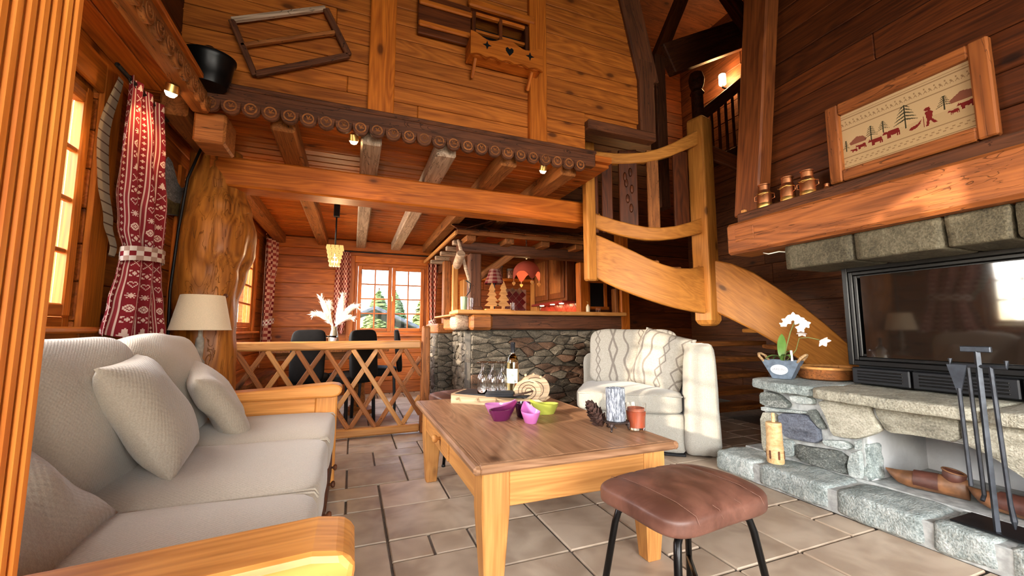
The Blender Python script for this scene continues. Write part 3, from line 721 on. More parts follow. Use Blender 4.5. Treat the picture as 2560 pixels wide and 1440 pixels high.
obj('skirt', cushion(.82, .74, .29, .0, 16, 14, .004, 3), CREAM, t, A(.40, .40, .165), True)
obj('hem', chbox(.8, .72, .02, .004), BLACK, t, A(.40, .40, .012))
obj('seat_cushion', cushion(.82, .74, .16, .03, 8, 18, .004, 6), CREAM, t, A(.39, .37, .385), True)
obj('piping', tube([(-.005 + .012, .012, .445), (.4, .0, .447), (.79, .012, .445)], .005, 6), CREAM, t, ARM, True)
def arm_shape():
    V, F = rcube(12, 9.); O = []
    for v in V:
        z = v.z * .42; k = (z + .42) / .84
        x = v.x * (.135 - .035 * k) + (.01 * k); y = v.y * (.43 - .0 * k)
        z2 = z - (.03 * (v.y * .5 + .5) if v.z > .5 else 0)
        O.append(Vector((x, y, z2)) + v * .004 * noise.noise(v * 3))
    return O, F
obj('armrest', arm_shape(), CREAM, t, A(.92, .40, .43), True)
obj('back_panel', cushion(.98, .16, .62, 0, 10, 12, .004, 8), CREAM, t, A(.45, .84, .42), True)
obj('back_cushion', cushion(.78, .50, .17, .035, 7, 22, .006, 9), SQUIG, t, A(.44, .60, .70) @ RX(78), True)
o = obj('patterned_cushion', pillow(.46, .50, .26, 12, 26, .04, .022), SQUIG, None, A(.665, .34, .685) @ RZ(-30) @ RX(76) @ RZ(-14), True)
tag(o, 'sunlit cream cushion with grey zigzag stitching leaning on the armchair arm', 'cushion')
# ================================================================== table lamp beside the trunk
t = thing('table_lamp', 'table lamp with cream drum shade and turned grey-wood foot behind the sofa', 'lamp', (-.895, 3.12, 0))
SHADE = fabric('cream_lampshade', (.72, .58, .40), .06, 700, .85, .2)
sh = lathe([(.162, 0), (.1165, .218), (.1145, .218), (.160, 0)], 40, cap=False); sh = (sh[0], sh[1] + [])
obj('lamp_shade', sh, SHADE, t, T(-.895, 3.12, .948), True, 40)
obj('shade_rim', tube([(.1615 * math.cos(a), .1615 * math.sin(a), 0) for a in [i * math.pi / 20 for i in range(41)]], .003, 6), SHADE, t, T(-.895, 3.12, .949), True)
obj('stem', lathe([(.075, 0), (.078, .012), (.07, .03), (.035, .045), (.022, .06), (.02, .1), (.033, .115), (.033, .13), (.02, .15), (.024, .22), (.022, .27), (.012, .29), (.012, .42)], 24), plain('greywashed_wood', (.34, .29, .23), .7, var=.3, vs=30, bump=.3), t, T(-.895, 3.12, .62), True, 50)
obj('bulb_holder', lathe([(.014, 0), (.014, .06), (.02, .07), (.026, .1), (.02, .13), (0, .14)], 16), WHITE, t, T(-.895, 3.12, 1.02), True)
t = thing('side_table', 'small round dark side table under the cream table lamp', 'table', (-.895, 3.12, 0))
obj('table_top', lathe([(.165, .59), (.17, .6), (.17, .615), (.165, .62)], 36), OLDBEAM, t, T(-.895, 3.12, 0), True, 40)
for k in range(3): beam('leg', (-.895 + .05 * math.cos(k * 2.1), 3.12 + .05 * math.sin(k * 2.1), .59), (-.895 + .14 * math.cos(k * 2.1), 3.12 + .12 * math.sin(k * 2.1), 0), .03, .03, OLDBEAM, t, .005)
# ================================================================== curtains
RED, PALE, DRED, PINK = (.20, .012, .018), (.66, .46, .38), (.12, .010, .014), (.29, .03, .04)
MOT = {'tree': ('...#...', '..###..', '..###..', '.#####.', '.#####.', '#######', '...#...'), 'heart': ('.##.##.', '#..#..#', '#.....#', '.#...#.', '..#.#..', '...#...', '.......'),
       'flake': ('.#.#.#.', '..###..', '#######', '..###..', '.#.#.#.', '.......', '.......'), 'cross': ('#.....#', '.#...#.', '..#.#..', '...#...', '..#.#..', '.#...#.', '#.....#'),
       'box': ('##...##', '#..#..#', '..###..', '..###..', '#..#..#', '##...##', '.......'), 'ball': ('..###..', '.##.##.', '##.#.##', '#.###.#', '##.#.##', '.##.##.', '..###..')}
MK = ['tree', 'box', 'ball', 'flake', 'heart', 'box', 'cross']
def stitched(i, j):
    """cell colour of the red cloth: bands of motifs between lines and rows of dots"""
    u = i % 19
    if u in (0, 10, 16): return PALE if u != 10 else (.48, .26, .22)
    if 2 <= u <= 8:
        r = j % 11
        return PALE if r < 7 and MOT[MK[(j // 11) % 7]][6 - r][u - 2] == '#' else RED
    if u in (12, 13, 14): return PALE if j % 6 < 3 and (u == 13 or j % 6 == 1) or j % 6 in (0, 2) and u == 13 else RED
    return PINK if u > 16 else RED
def reverse_side(i, j): return (.34, .27, .19) if (j % 7) else (.10, .05, .03)
def checked(i, j):
    a, b = (i // 4) % 2, (j // 4) % 2
    return (.56, .30, .21) if a != b else ((.15, .010, .012) if a else (.26, .04, .03))
def curtain(name, label, plan, z0, z1, waist, folds, amp, wfun, cols, nu=114, nv=240, tie=True, M=None, tiecol=None, back=None):
    """cloth hung between plan points p0, p1; waist = height of the tie-back; wfun(v) = (centre shift, width factor)"""
    p0, p1 = Vector(plan[0]), Vector(plan[1]); d = p1 - p0; nrm = Vector((-d.y, d.x, 0)).normalized()
    def f(u, v):
        z = z0 + (z1 - z0) * v; sft, wf = wfun(v)
        a = .5 + (u - .5) * wf + sft
        k = amp * (.45 + .55 * min(1, wf)) * (math.sin(u * folds * 2 * math.pi + 1.5 * noise.noise(Vector((u * 3, v * 2, 1)))) + .4 * math.sin(u * folds * 4.7 + v * 5))
        p = p0 + d * a + nrm * k
        return Vector((p.x, p.y, z + .012 * math.sin(u * folds * 6.28) * (v < .02)))
    t = thing(name, label, 'curtain', ((p0.x + p1.x) / 2, (p0.y + p1.y) / 2, z0), group='red and white patterned curtains')
    V, F = grid(f, nu + 1, nv + 1); o = obj('cloth', (V, F), PRINT, t, None, True); paint(o, [cols(i, j) for j in range(nv) for i in range(nu)])
    if tie:
        sft, wf = wfun((waist - z0) / (z1 - z0)); c = p0 + d * (.5 + sft); rx = d.length * wf * .5 + .015; ry = amp * 1.25 + .02; ang = math.atan2(d.y, d.x)
        n = 40; V, F = [], []
        for r in range(7):
            for i in range(n):
                a = 2 * math.pi * i / n; q = Matrix.Rotation(ang, 3, 'Z') @ Vector((rx * math.cos(a), ry * math.sin(a), 0))
                V.append(Vector((c.x, c.y, waist - .035 + r * .012 + .02 * math.cos(a + .6))) + q)
        for r in range(6):
            for i in range(n): F.append((r * n + i, r * n + (i + 1) % n, (r + 1) * n + (i + 1) % n, (r + 1) * n + i))
        b = obj('tie_band', (V, F), PRINT, t, None, True); paint(b, [(tiecol or (lambda i, j: (.72, .62, .56) if (i // 2 + j // 2) % 2 else (RED if (j // 2) % 2 else (.42, .27, .22))))(i, j) for r in range(6) for i, j in [(i, r) for i in range(n)]])
    return t
def main_w(v):
    tb = ((0, 2.715, .65), (.12, 2.71, .55), (.25, 2.705, .44), (.33, 2.70, .375), (.42, 2.665, .45), (.55, 2.636, .49), (.75, 2.60, .42), (1, 2.575, .32))
    for (v0, c0, w0), (v1, c1, w1) in zip(tb, tb[1:]):
        if v <= v1: k = (v - v0) / (v1 - v0); k = k * k * (3 - 2 * k); return ((c0 + (c1 - c0) * k - 2.71) / .66, (w0 + (w1 - w0) * k) / .66)
c1 = curtain('curtain', 'red curtain with white snow motifs tied back beside the sofa window', ((-1.05, 2.38, 0), (-1.05, 3.04, 0)), .92, 2.19, 1.335, 3.0, .03, main_w, stitched)
def lining(u, v):
    s, wf = main_w(.30 + .70 * v); e = 2.71 + s * .66 - wf * .33
    return Vector((-1.10 + .012 * math.sin(v * 7), e - .07 * math.sin(math.pi * min(1, v * .8 + .12)) * (1 - u) + .03 * u, 1.30 + v * .86))
o = obj('cloth_lining', grid(lining, 13, 130), PRINT, c1, None, True); paint(o, [reverse_side(i, j) for j in range(129) for i in range(12)])
beam('curtain_rod', (-1.06, 2.3, 2.17), (-1.06, 2.86, 2.17), .02, .02, BLACK, c1, .006)
for k in range(6): obj('curtain_ring', tube([(.018 * math.cos(a), 0, .018 * math.sin(a)) for a in [i * math.pi / 6 for i in range(13)]], .0025, 5), BLACK, c1, T(-1.055, 2.42 + k * .06, 2.165) @ RZ(90), True)
def tied(v, w=.3):
    a = w / (1.0); q = abs(v - .18)
    return (.0, .42 + .58 * min(1, q / .5) ** .8)
curtain('curtain', 'red and white checked curtain tied back in the far left corner', ((-1.10, 6.12, 0), (-1.02, 6.42, 0)), .7, 2.17, 1.05, 2.5, .03, lambda v: (.0, .62 + .38 * min(1, abs(v - .24) / .6)), checked, 44, 150)
curtain('curtain', 'red and white checked curtain hanging left of the back window', ((-.29, 6.43, 0), (-.06, 6.43, 0)), .9, 2.10, 1.0, 2.2, .028, lambda v: (.06 - .16 * (1 - v) ** 2, .62 + .3 * math.sin(v * 2.6)), checked, 44, 130, tie=False)
curtain('curtain', 'dark red checked curtain tied back right of the back window', ((1.06, 6.42, 0), (1.24, 6.42, 0)), .62, 2.0, 1.06, 2.2, .028, lambda v: (.05, .5 + .45 * min(1, abs(v - .32) / .6)), checked, 36, 130)
o = beam('curtain_rod', (-.34, 6.44, 2.11), (1.3, 6.44, 2.11), .018, .018, BLACK); tag(o, 'thin dark curtain rod above the back window', 'curtain rod')
# ================================================================== dining corner
t = thing('dining_table', 'wooden dining table behind the lattice fence', 'table', (-.2, 5.0, 0))
for i in range(5): bx('top_plank', -.78 + i * .23, -.78 + i * .23 + .228, 4.55, 5.7, .72, .755, OLDBEAM, t, .003, 'y')
bx('apron', -.7, .3, 4.62, 5.6, .64, .72, OLDBEAM, t, .004)
for x in (-.5, .1): obj('pedestal', lathe([(.16, 0), (.16, .05), (.07, .1), (.05, .3), (.08, .5), (.1, .64)], 20), OLDBEAM, t, T(x, 5.1, 0), True, 40)
def make_chair():
    t = thing('dining_chair', 'x', 'chair', group='black leather dining chairs')
    obj('seat', cushion(.36, .42, .09, .02, 7, 10, .003, 2), LEATHER_BLACK, t, T(0, 0, .46), True)
    obj('backrest', cushion(.30, .50, .06, .012, 6, 12, .003, 3), LEATHER_BLACK, t, T(0, -.22, .70) @ RX(84), True)
    for sx in (-1, 1):
        for sy in (-1, 1): beam('leg', (sx * .15, sy * .18, .43), (sx * .155, sy * .2, 0), .028, .028, BLACK, t, .004)
    return t
ch = make_chair(); ch['label'] = 'black leather dining chair seen from behind, left of the glass bowl'; ch.matrix_basis = T(-.385, 4.53, 0) @ RZ(0)
dup(ch, T(-.005, 4.58, 0) @ RZ(32), 'black leather dining chair seen from behind, right of the glass bowl')
dup(ch, T(.30, 5.15, 0) @ RZ(84), 'black leather dining chair side-on at the window end of the dining table')
o = obj('glass_bowl', lathe([(.0, .004), (.05, .004), (.085, .05), (.10, .10), (.103, .125), (.098, .125), (.094, .1), (.08, .055), (.045, .012), (0, .012)], 28), GLASS, None, T(-.26, 4.98, .756), True); tag(o, 'shallow clear glass bowl on the dining table', 'bowl')
t = thing('vase', 'vase of white pampas plumes on the dining table', 'vase', (-.20, 5.12, .756))
obj('vase_body', lathe([(.035, 0), (.05, .02), (.055, .08), (.04, .15), (.03, .2), (.034, .23), (.030, .23), (.026, .2), (.03, .1), (0, .03)], 24), plain('smoked_glass', (.16, .14, .10), .12), t, T(-.20, 5.12, .757), True)
PLUME = plain('white_plume', (.82, .78, .72), .95, var=.1, bump=.8, bs=200)
def plume(p0, p1, bend, r, seed):
    rn = random.Random(seed); pts = bez(p0, bend, p1, 16); V, F = tube(pts, r, 8, [r * (.15 if i < 3 else min(1, (i - 2) / 5) * (1 - .75 * max(0, (i - 11) / 4))) for i in range(16)])
    L = [(V, F)]
    for i in range(3, 16):
        p = Vector(pts[i]); d = (Vector(pts[i]) - Vector(pts[i - 1])).normalized()
        for k in range(9):
            u = Vector((rn.uniform(-1, 1), rn.uniform(-1, 1), rn.uniform(-1, 1))); u = (u - d * u.dot(d)).normalized(); q = p + u * r * .5; e = q + u * r * rn.uniform(.7, 1.3) + d * r * rn.uniform(.6, 1.8); s = d.cross(u) * r * .22
            n = len(L); L.append(([q - s, q + s, e], [(0, 1, 2)]))
    return join(*L)
for k, (e, b, r) in enumerate((((-.36, 5.15, 1.33), (-.30, 5.13, 1.18), .028), ((-.13, 5.16, 1.36), (-.14, 5.13, 1.1), .036), ((.05, 5.12, 1.22), (-.04, 5.12, 1.26), .034), ((-.43, 5.12, 1.12), (-.32, 5.1, 1.17), .03), ((-.24, 5.2, 1.2), (-.33, 5.2, 1.4), .024), ((.0, 5.1, 1.08), (-.1, 5.1, 1.13), .03))):
    obj('plume', plume((-.20, 5.12, .95), e, b, r, k), PLUME, t)
# pendant lamp
t = thing('pendant_lamp', 'glowing glass-brick pendant lamp over the dining table', 'lamp', (-.205, 4.65, 1.6))
PX, PY = -.205, 4.65
bx('ceiling_rose', PX - .03, PX + .03, PY - .03, PY + .03, 2.15, 2.285, BLACK, t, .006)
obj('cord', tube([(PX, PY, 2.16), (PX, PY, 1.85)], .008, 8), BLACK, t, None, True)
WAX = emit('lit_glass_tile', (1, .50, .14), .9)
for f in range(4):
    for i in range(4):
        for j in range(5):
            w = .16 - j * .016; M = T(PX, PY, 0) @ RZ(90 * f) @ T((i - 1.5) * w / 4, -w / 2, 1.815 - j * .045) @ RX(-10)
            obj('glass_tile', cbm(round(w / 4 - .005, 3), .006, .038, .002, WAX), None, t, M)
obj('bulb', lathe([(.008, .09), (.012, .06), (.03, .02), (.03, 0), (.018, -.02), (0, -.026)], 16), BULB, t, T(PX, PY, 1.66), True)
light('pendant_light', 'POINT', (PX, PY, 1.56), (0, 0, -1), 14, (1, .62, .3), .05)
t = thing('bench', 'dark wooden bench along the wall behind the lattice fence', 'bench', (-1.0, 5.2, 0))
bx('seat', -1.17, -.86, 4.3, 6.1, .42, .46, OLDBEAM, t, .006, 'y'); bx('front_panel', -.90, -.88, 4.32, 6.08, .03, .42, PINE, t, .004, 'y')
# ================================================================== bar
def clip(poly, a, b, c):
    out = []
    for i in range(len(poly)):
        p, q = poly[i], poly[(i + 1) % len(poly)]; dp, dq = a * p[0] + b * p[1] - c, a * q[0] + b * q[1] - c
        if dp <= 0: out.append(p)
        if dp * dq < 0: k = dp / (dp - dq); out.append((p[0] + (q[0] - p[0]) * k, p[1] + (q[1] - p[1]) * k))
    return out
def rubble(w, h, rows, cols, seed, stretch=.42):
    rn = random.Random(seed); S_ = []
    for r in range(rows):
        n = max(1, round(cols * rn.uniform(.75, 1.25)))
        for c in range(n): S_.append(((c + .5 + rn.uniform(-.38, .38)) / n * w * stretch, (r + .5 + rn.uniform(-.48, .48)) / rows * h))
    for i, s in enumerate(S_):
        p = [(0, 0), (w * stretch, 0), (w * stretch, h), (0, h)]
        for j, q in enumerate(S_):
            if i == j or abs(q[0] - s[0]) > .5 or abs(q[1] - s[1]) > .4: continue
            a, b = q[0] - s[0], q[1] - s[1]; p = clip(p, a, b, (q[0] ** 2 + q[1] ** 2 - s[0] ** 2 - s[1] ** 2) / 2)
            if len(p) < 3: break
        if len(p) < 3: continue
        p = [(x / stretch, z) for x, z in p]; cx = sum(x for x, z in p) / len(p); cz = sum(z for x, z in p) / len(p)
        g = .004; yield [(cx + (x - cx) * max(.3, 1 - g / max(.02, abs(x - cx))) if abs(x - cx) > .01 else x, cz + (z - cz) * max(.3, 1 - g / max(.02, abs(z - cz))) if abs(z - cz) > .01 else z) for x, z in p], rn
wbar = obj('wall_bar', join(tr(chbox(1.98, .25, .95, .002), T(2.22, 4.56, .475)), tr(chbox(.25, .9, .95, .002), T(1.38, 4.87, .475)), tr(chbox(.28, .85, .9, .002), T(1.2, 5.86, .45))), MORTAR_DARK)
struct(wbar, 'dark rubble stone wall carrying the bar counter', 'wall')
for p, rn in rubble(1.96, .94, 13, 10, 31):
    obj('stone', stone_vf(p, rn.uniform(.018, .055), rn, .016, 1, 0., .1, .005), rn.choice((STONE_BAR, STONE_BAR, STONE_BAR, STONE_BAR2)), wbar, T(1.235, 4.44, 0) @ RX(90), True, 50)
for p, rn in rubble(.86, .94, 13, 4, 33):
    obj('stone', stone_vf(p, rn.uniform(.018, .04), rn, .014, 1, 0., .1, .005), STONE_BAR, wbar, T(1.26, 5.3, 0) @ RZ(-90) @ RX(90), True, 50)
for p, rn in rubble(.85, .89, 10, 4, 35):
    obj('stone', stone_vf(p, rn.uniform(.018, .04), rn, .014, 1, 0., .1, .005), STONE_BAR, wbar, T(1.06, 6.28, 0) @ RZ(-90) @ RX(90), True, 50)
for p, rn in rubble(.27, .89, 10, 2, 36):
    obj('stone', stone_vf(p, rn.uniform(.018, .04), rn, .014, 1, 0., .1, .005), STONE_BAR, wbar, T(1.06, 5.44, 0) @ RX(90), True, 50)
t = thing('bar_counter', 'long wooden bar counter with heavy beam on the stone wall', 'counter', (2.1, 4.5, .95))
bx('beam', 1.44, 3.2, 4.34, 4.46, .95, 1.118, DARKBEAM, t, .015); bx('end_block', 1.19, 1.44, 4.26, 4.5, .945, 1.12, OLDBEAM, t, .03)
def logend():
    V, F = rcube(8, 3.5); return [Vector((v.x * .14, v.y * .10, v.z * .088)) for v in V], F
obj('log_end', logend(), GREYBEAM, t, T(1.12, 4.5, 1.03) @ RZ(90), True); bx('beam', 1.1, 1.24, 4.5, 5.3, .95, 1.11, OLDBEAM, t, .02, 'y')
bx('counter_plank', 1.03, 3.22, 4.26, 4.5, 1.12, 1.165, HONEY, t, .01); bx('counter_plank', 1.05, 3.22, 4.503, 4.735, 1.12, 1.163, HONEY, t, .01)
bx('side_ledge', .99, 1.24, 4.42, 5.35, 1.10, 1.12, HONEY, t, .006, 'y'); bx('pillar_cap', 1.04, 1.34, 5.42, 6.3, .9, 1.03, OLDBEAM, t, .02, 'y')
t = thing('bar_canopy', 'shingled timber canopy on posts over the bar', 'canopy', (2.0, 4.6, 1.165))
bx('post', 1.24, 1.38, 4.52, 4.66, 1.165, 1.84, DARKBEAM, t, .012, 'z'); bx('post_base', 1.225, 1.395, 4.505, 4.675, 1.165, 1.22, DARKBEAM, t, .012)
bx('header_beam', 1.1, 2.92, 4.50, 4.64, 1.84, 1.97, DARKBEAM, t, .014); bx('side_beam', 1.24, 1.38, 4.66, 6.45, 1.84, 1.97, DARKBEAM, t, .014, 'y')
bx('rear_post', 1.14, 1.24, 5.5, 5.62, 1.03, 1.9, OLDBEAM, t, .01, 'z'); bx('rear_post', 1.25, 1.33, 5.44, 5.52, 1.03, 1.9, HONEY, t, .01, 'z')
beam('brace', (1.36, 4.58, 1.56), (1.80, 4.58, 1.88), .09, .085, OLDBEAM, t, .01)
bx('fascia', 1.02, 2.95, 4.27, 4.30, 1.995, 2.045, OLDBEAM, t, .006); bx('fascia', 1.0, 1.03, 4.28, 6.4, 1.985, 2.03, HONEY, t, .006, 'y')
for k in range(4): bx('rafter_end', 1.14 + k * .46, 1.25 + k * .46, 4.31, 4.6, 1.935, 2.0, OLDBEAM, t, .008, 'y')
for k in range(5): bx('rafter_end', 1.045, 1.3, 4.55 + k * .36, 4.62 + k * .36, 1.93, 1.985, GREYBEAM, t, .008)
rn = random.Random(3)
for r in range(5):
    x = 1.02; f = r / 4
    while x < 2.93:
        w = rn.uniform(.09, .19); yy = 4.28 + f * .52; zz = 2.05 + f * .2
        obj('shingle', cbm(round(min(w, 2.95 - x) - .005, 2), .19, .012, .003, (DARKBEAM, OLDBEAM, DARKBEAM)[rn.randrange(3)]), None, t, T(x + w / 2, yy + .09, zz + .035 + rn.uniform(0, .006)) @ RX(19 + rn.uniform(-2, 2)) @ RZ(rn.uniform(-2, 2))); x += w
for r in range(4):
    yv = 4.3; f = r / 3
    while yv < 6.3:
        w = rn.uniform(.1, .2); obj('shingle', cbm(.19, round(w - .005, 2), .012, .003, (DARKBEAM, OLDBEAM)[rn.randrange(2)]), None, t, T(1.1 + f * .3, yv + w / 2, 2.06 + f * .11) @ RY(-19)); yv += w
# things hanging at the left of the bar
t = thing('wooden_yoke', 'old carved wooden yoke stick hanging at the left end of the bar', 'yoke', (1.13, 4.45, 1.4))
obj('stick', tube([(1.08, 4.47, 1.97), (1.10, 4.46, 1.9), (1.15, 4.46, 1.72), (1.215, 4.47, 1.52), (1.225, 4.47, 1.42)], .02, 8, [.014, .02, .022, .018, .01]), GREYBEAM, t, None, True)
obj('hook', tube([(1.20, 4.47, 1.5), (1.17, 4.44, 1.5), (1.23, 4.44, 1.47), (1.22, 4.45, 1.38), (1.18, 4.44, 1.33)], .006, 6), BLACK, t, None, True)
t = thing('round_log', 'short barked log with pale round end hanging under the canopy', 'log', (1.09, 4.6, 1.6))
obj('log', tr(lathe([(.045, 0), (.05, .02), (.05, .2), (.045, .22)], 20), RX(62)), GREYBEAM, t, T(1.08, 4.50, 1.68), True, 40); obj('end_grain', tr(lathe([(0, .003), (.044, .003), (.044, -.002)], 20), RX(118)), BURNT, t, T(1.08, 4.495, 1.676))
# on the counter
def tumbler(name, label, x, yv, z, h, r, mat=GLASS): return tag(obj(name, lathe([(0, .0), (r * .82, 0), (r * .84, .004), (r, h), (r - .003, h), (r * .8, .01), (0, .01)], 20), mat, None, T(x, yv, z), True, 60), label, 'glass')
tumbler('tall_glass', 'tall green glass tumbler at the left end of the bar', 1.145, 4.42, 1.166, .15, .04, plain('green_glass', (.25, .34, .22), .1)); tumbler('tall_glass', 'clear tall glass tumbler beside the canopy post', 1.226, 4.43, 1.166, .14, .035)
tumbler('tumbler', 'small clear tumbler beside the wooden fir trees', 1.70, 4.34, 1.166, .09, .032); tumbler('tumbler', 'small clear tumbler at the right end of the bar', 2.90, 4.42, 1.166, .06, .038)
t = thing('wooden_trees', 'pair of cut-out wooden fir trees standing on the bar', 'decoration', (1.5, 4.5, 1.165))
def fir(h, w):
    L = [(w * .10, 0), (w * .10, h * .1)]; R_ = []
    for k in range(4): z0 = h * (.12 + .2 * k); ww = w * (.5 - .095 * k); L += [(ww, z0), (w * .13 * (1.6 - .3 * k), z0 + h * .16)]
    L += [(0, h)]
    return ccw(L + [(-x, z) for x, z in L[::-1][1:]])
for x, hh in ((1.44, .30), (1.575, .325)): obj('tree', tr(prism(fir(hh, .17), -.009, .009), RX(90)), HONEY, t, T(x, 4.31, 1.178))
bx('base', 1.36, 1.66, 4.28, 4.34, 1.1655, 1.18, HONEY, t, .003)
def gingham():
    m = Mat('red_gingham', .9, 0, .1); v = m.coords(rnd=False); x, y, z = m.xyz(v); a = S(m.nt, y.o).m('ARCTAN2', x); p = (a * 6).sin().gt(0); q = (z * 150).sin().gt(0)
    m.col(m.mix((p + q) * .5, (.24, .13, .10), (.10, .008, .010))); return m.mat
GING = gingham()
t = thing('bar_lamp', 'small lamp with red checked shade behind the wooden fir trees', 'lamp', (1.50, 4.66, 1.165))
obj('lamp_shade', lathe([(.115, 0), (.05, .17), (.048, .17), (.112, .002)], 28, cap=False), GING, t, T(1.49, 4.38, 1.47), True, 40); obj('stem', lathe([(.05, 0), (.05, .01), (.008, .02), (.008, .36)], 14), BLACK, t, T(1.49, 4.38, 1.165), True, 40)
t = thing('soap_bottle', 'pale pump bottle near the right end of the bar', 'bottle', (2.75, 4.45, 1.165))
obj('bottle_body', lathe([(.022, 0), (.024, .01), (.024, .07), (.012, .09), (.01, .1)], 18), plain('cream_ceramic', (.62, .52, .36), .3), t, T(2.75, 4.42, 1.166), True, 40); obj('pump', tube([(0, 0, .1), (0, 0, .13), (-.02, -.005, .133)], .005, 6), BRASS, t, T(2.75, 4.42, 1.166), True)
# ---------------------------------------------------------------- kitchen behind the bar
t = thing('wall_shelf', 'wooden shelf with turned supports on the kitchen back wall', 'shelf', (2.5, 6.35, 1.75)); bx('shelf_board', 1.9, 2.92, 6.18, 6.48, 1.74, 1.79, PINE_TRIM, t, .008); bx('divider', 2.86, 2.92, 6.2, 6.46, 1.2, 1.74, HONEY, t, .006, 'z'); bx('divider', 1.6, 1.75, 6.2, 6.46, .9, 1.74, HONEY, t, .006, 'z')
CAN = plain('patterned_tin', (.34, .17, .11), .35, .2, var=.6, vs=60)
for k, (x, h) in enumerate(((2.22, .20), (2.43, .16), (2.62, .12))):
    t = thing('canister', ('tall', 'middle-sized', 'smallest')[k] + ' patterned tin canister on the kitchen shelf', 'canister', (x, 6.3, 1.79), group='patterned tins on the kitchen shelf')
    obj('tin', lathe([(.065, 0), (.067, .01), (.067, h - .02), (.065, h - .01)], 22), CAN, t, T(x, 6.3, 1.792), True, 40); obj('lid', lathe([(.07, 0), (.07, .025), (.06, .032), (0, .034)], 22), CREAM, t, T(x, 6.3, 1.792 + h - .02), True, 40)
t = thing('tile_splashback', 'dark red diamond tile panel on the kitchen back wall', 'tile panel', (2.6, 6.47, 1.2))
bx('grout_panel', 2.38, 2.78, 6.455, 6.475, 1.05, 1.64, plain('pale_grout', (.34, .17, .13), .8), t, .002); RT = plain('dark_red_tile', (.09, .008, .010), .2); RTE = plain('mottled_edge_tile', (.20, .10, .06), .3, var=.5)
for i in range(7):
    for j in range(9):
        if (i + j) % 2: continue
        x, z = 2.40 + i * .062, 1.10 + j * .064
        if x < 2.76 and z < 1.62: obj('tile', cbm(.083, .01, .083, .002, RTE if (x > 2.73 or z > 1.58) else RT), None, t, T(x, 6.45, z) @ RY(45))
t = thing('wall_cabinet', 'wooden wall cabinet with panelled door on the right kitchen wall', 'cabinet', (2.92, 5.5, 1.4)); bx('body', 2.80, 2.94, 5.05, 6.15, 1.36, 2.14, REDPOST, t, .006, 'z')
for y0, y1 in ((5.1, 5.58), (5.62, 6.1)):
    d = bx('door', 2.775, 2.80, y0, y1, 1.40, 2.1, REDPOST, t, .006, 'z'); bx('panel', 2.763, 2.778, y0 + .07, y1 - .07, 1.48, 2.02, OLDBEAM, d, .01, 'z')
t = thing('under_cabinet_light', 'red light rail with three lit spots under the kitchen cabinet', 'lamp', (2.8, 5.45, 1.33)); bx('rail', 2.72, 2.94, 5.05, 6.1, 1.325, 1.358, plain('red_lacquer', (.22, .02, .015), .3), t, .005, 'y')
for yv in (5.14, 5.42, 5.78):
    obj('spot', lathe([(0, 0), (.03, 0), (.034, .008)], 16), BULB, t, T(2.76, yv, 1.317), True); light('cabinet_spot', 'SPOT', (2.76, yv, 1.31), (.25, 0, -1), 3.5, (1, .6, .3), .02, None, 130)
t = thing('red_tile_wall', 'red diamond tiles glowing under the kitchen cabinet light', 'tile panel', (2.93, 5.5, 1.0)); bx('grout_panel', 2.925, 2.945, 5.0, 6.2, .9, 1.32, plain('light_grout', (.6, .4, .3), .8), t, .002, 'y')
ORT = plain('orange_red_tile', (.40, .045, .02), .25)
for i in range(15):
    for j in range(6):
        if (i + j) % 2 == 0: obj('tile', cbm(.01, .105, .105, .002, ORT), None, t, T(2.92, 5.04 + i * .079, .93 + j * .075) @ RX(45))
bx('kitchen_worktop', 2.4, 2.93, 4.86, 6.2, .86, .9, HONEY, tag(obj('worktop_unit', cbm(.5, 1.3, .84, .01, PINE), None, None, T(2.68, 5.53, .42)), 'wooden kitchen base unit behind the bar', 'cabinet'), .006, 'y')
t = thing('kitchen_pendant', 'lit fabric pendant lamp with dangling hearts over the kitchen', 'lamp', (2.22, 5.15, 1.7)); KX, KY = 2.225, 5.15
obj('cord', tube([(KX, KY, 2.29), (KX, KY, 1.93)], .012, 8), GREYBEAM, t, None, True)
def cap(u, v):
    a = u * 2 * math.pi; r = .03 + .155 * math.sin(v * 1.45); z = 1.90 - .12 * v * v - .04 * v; k = .5 + .5 * math.cos(a * 4)
    if v > .8: z -= (v - .8) / .2 * .11 * k ** 2; r += .01 * k
    return Vector((KX + r * math.cos(a), KY + r * math.sin(a), z))
CLOTH = Mat('lit_red_cloth', .9); CLOTH.col((.20, .025, .012)); CLOTH.b.inputs['Transmission Weight'].default_value = 0; CLOTH.b.inputs['Emission Color'].default_value = (.6, .06, .01, 1); CLOTH.b.inputs['Emission Strength'].default_value = .06
obj('lamp_shade', grid(cap, 48, 12, cu=True), CLOTH.mat, t, None, True); obj('bulb', lathe([(0, -.05), (.04, -.02), (.05, .03), (.02, .08)], 16), BULB, t, T(KX, KY, 1.80), True)
for k in range(4):
    a = k * math.pi / 2 + .0; x, yv = KX + .19 * math.cos(a), KY + .19 * math.sin(a); h = obj('heart', tr(prism(ccw([(0, -.03), (.022, -.004), (.024, .012), (.012, .02), (0, .012), (-.012, .02), (-.024, .012), (-.022, -.004)]), -.005, .005), RX(90)), HONEY, t, T(x, yv, 1.58)); obj('string', tube([(x, yv, 1.64), (x, yv, 1.59)], .002, 4), GREYBEAM, h)
light('kitchen_pendant_light', 'POINT', (KX, KY, 1.66), (0, 0, -1), 3, (1, .6, .25), .06)
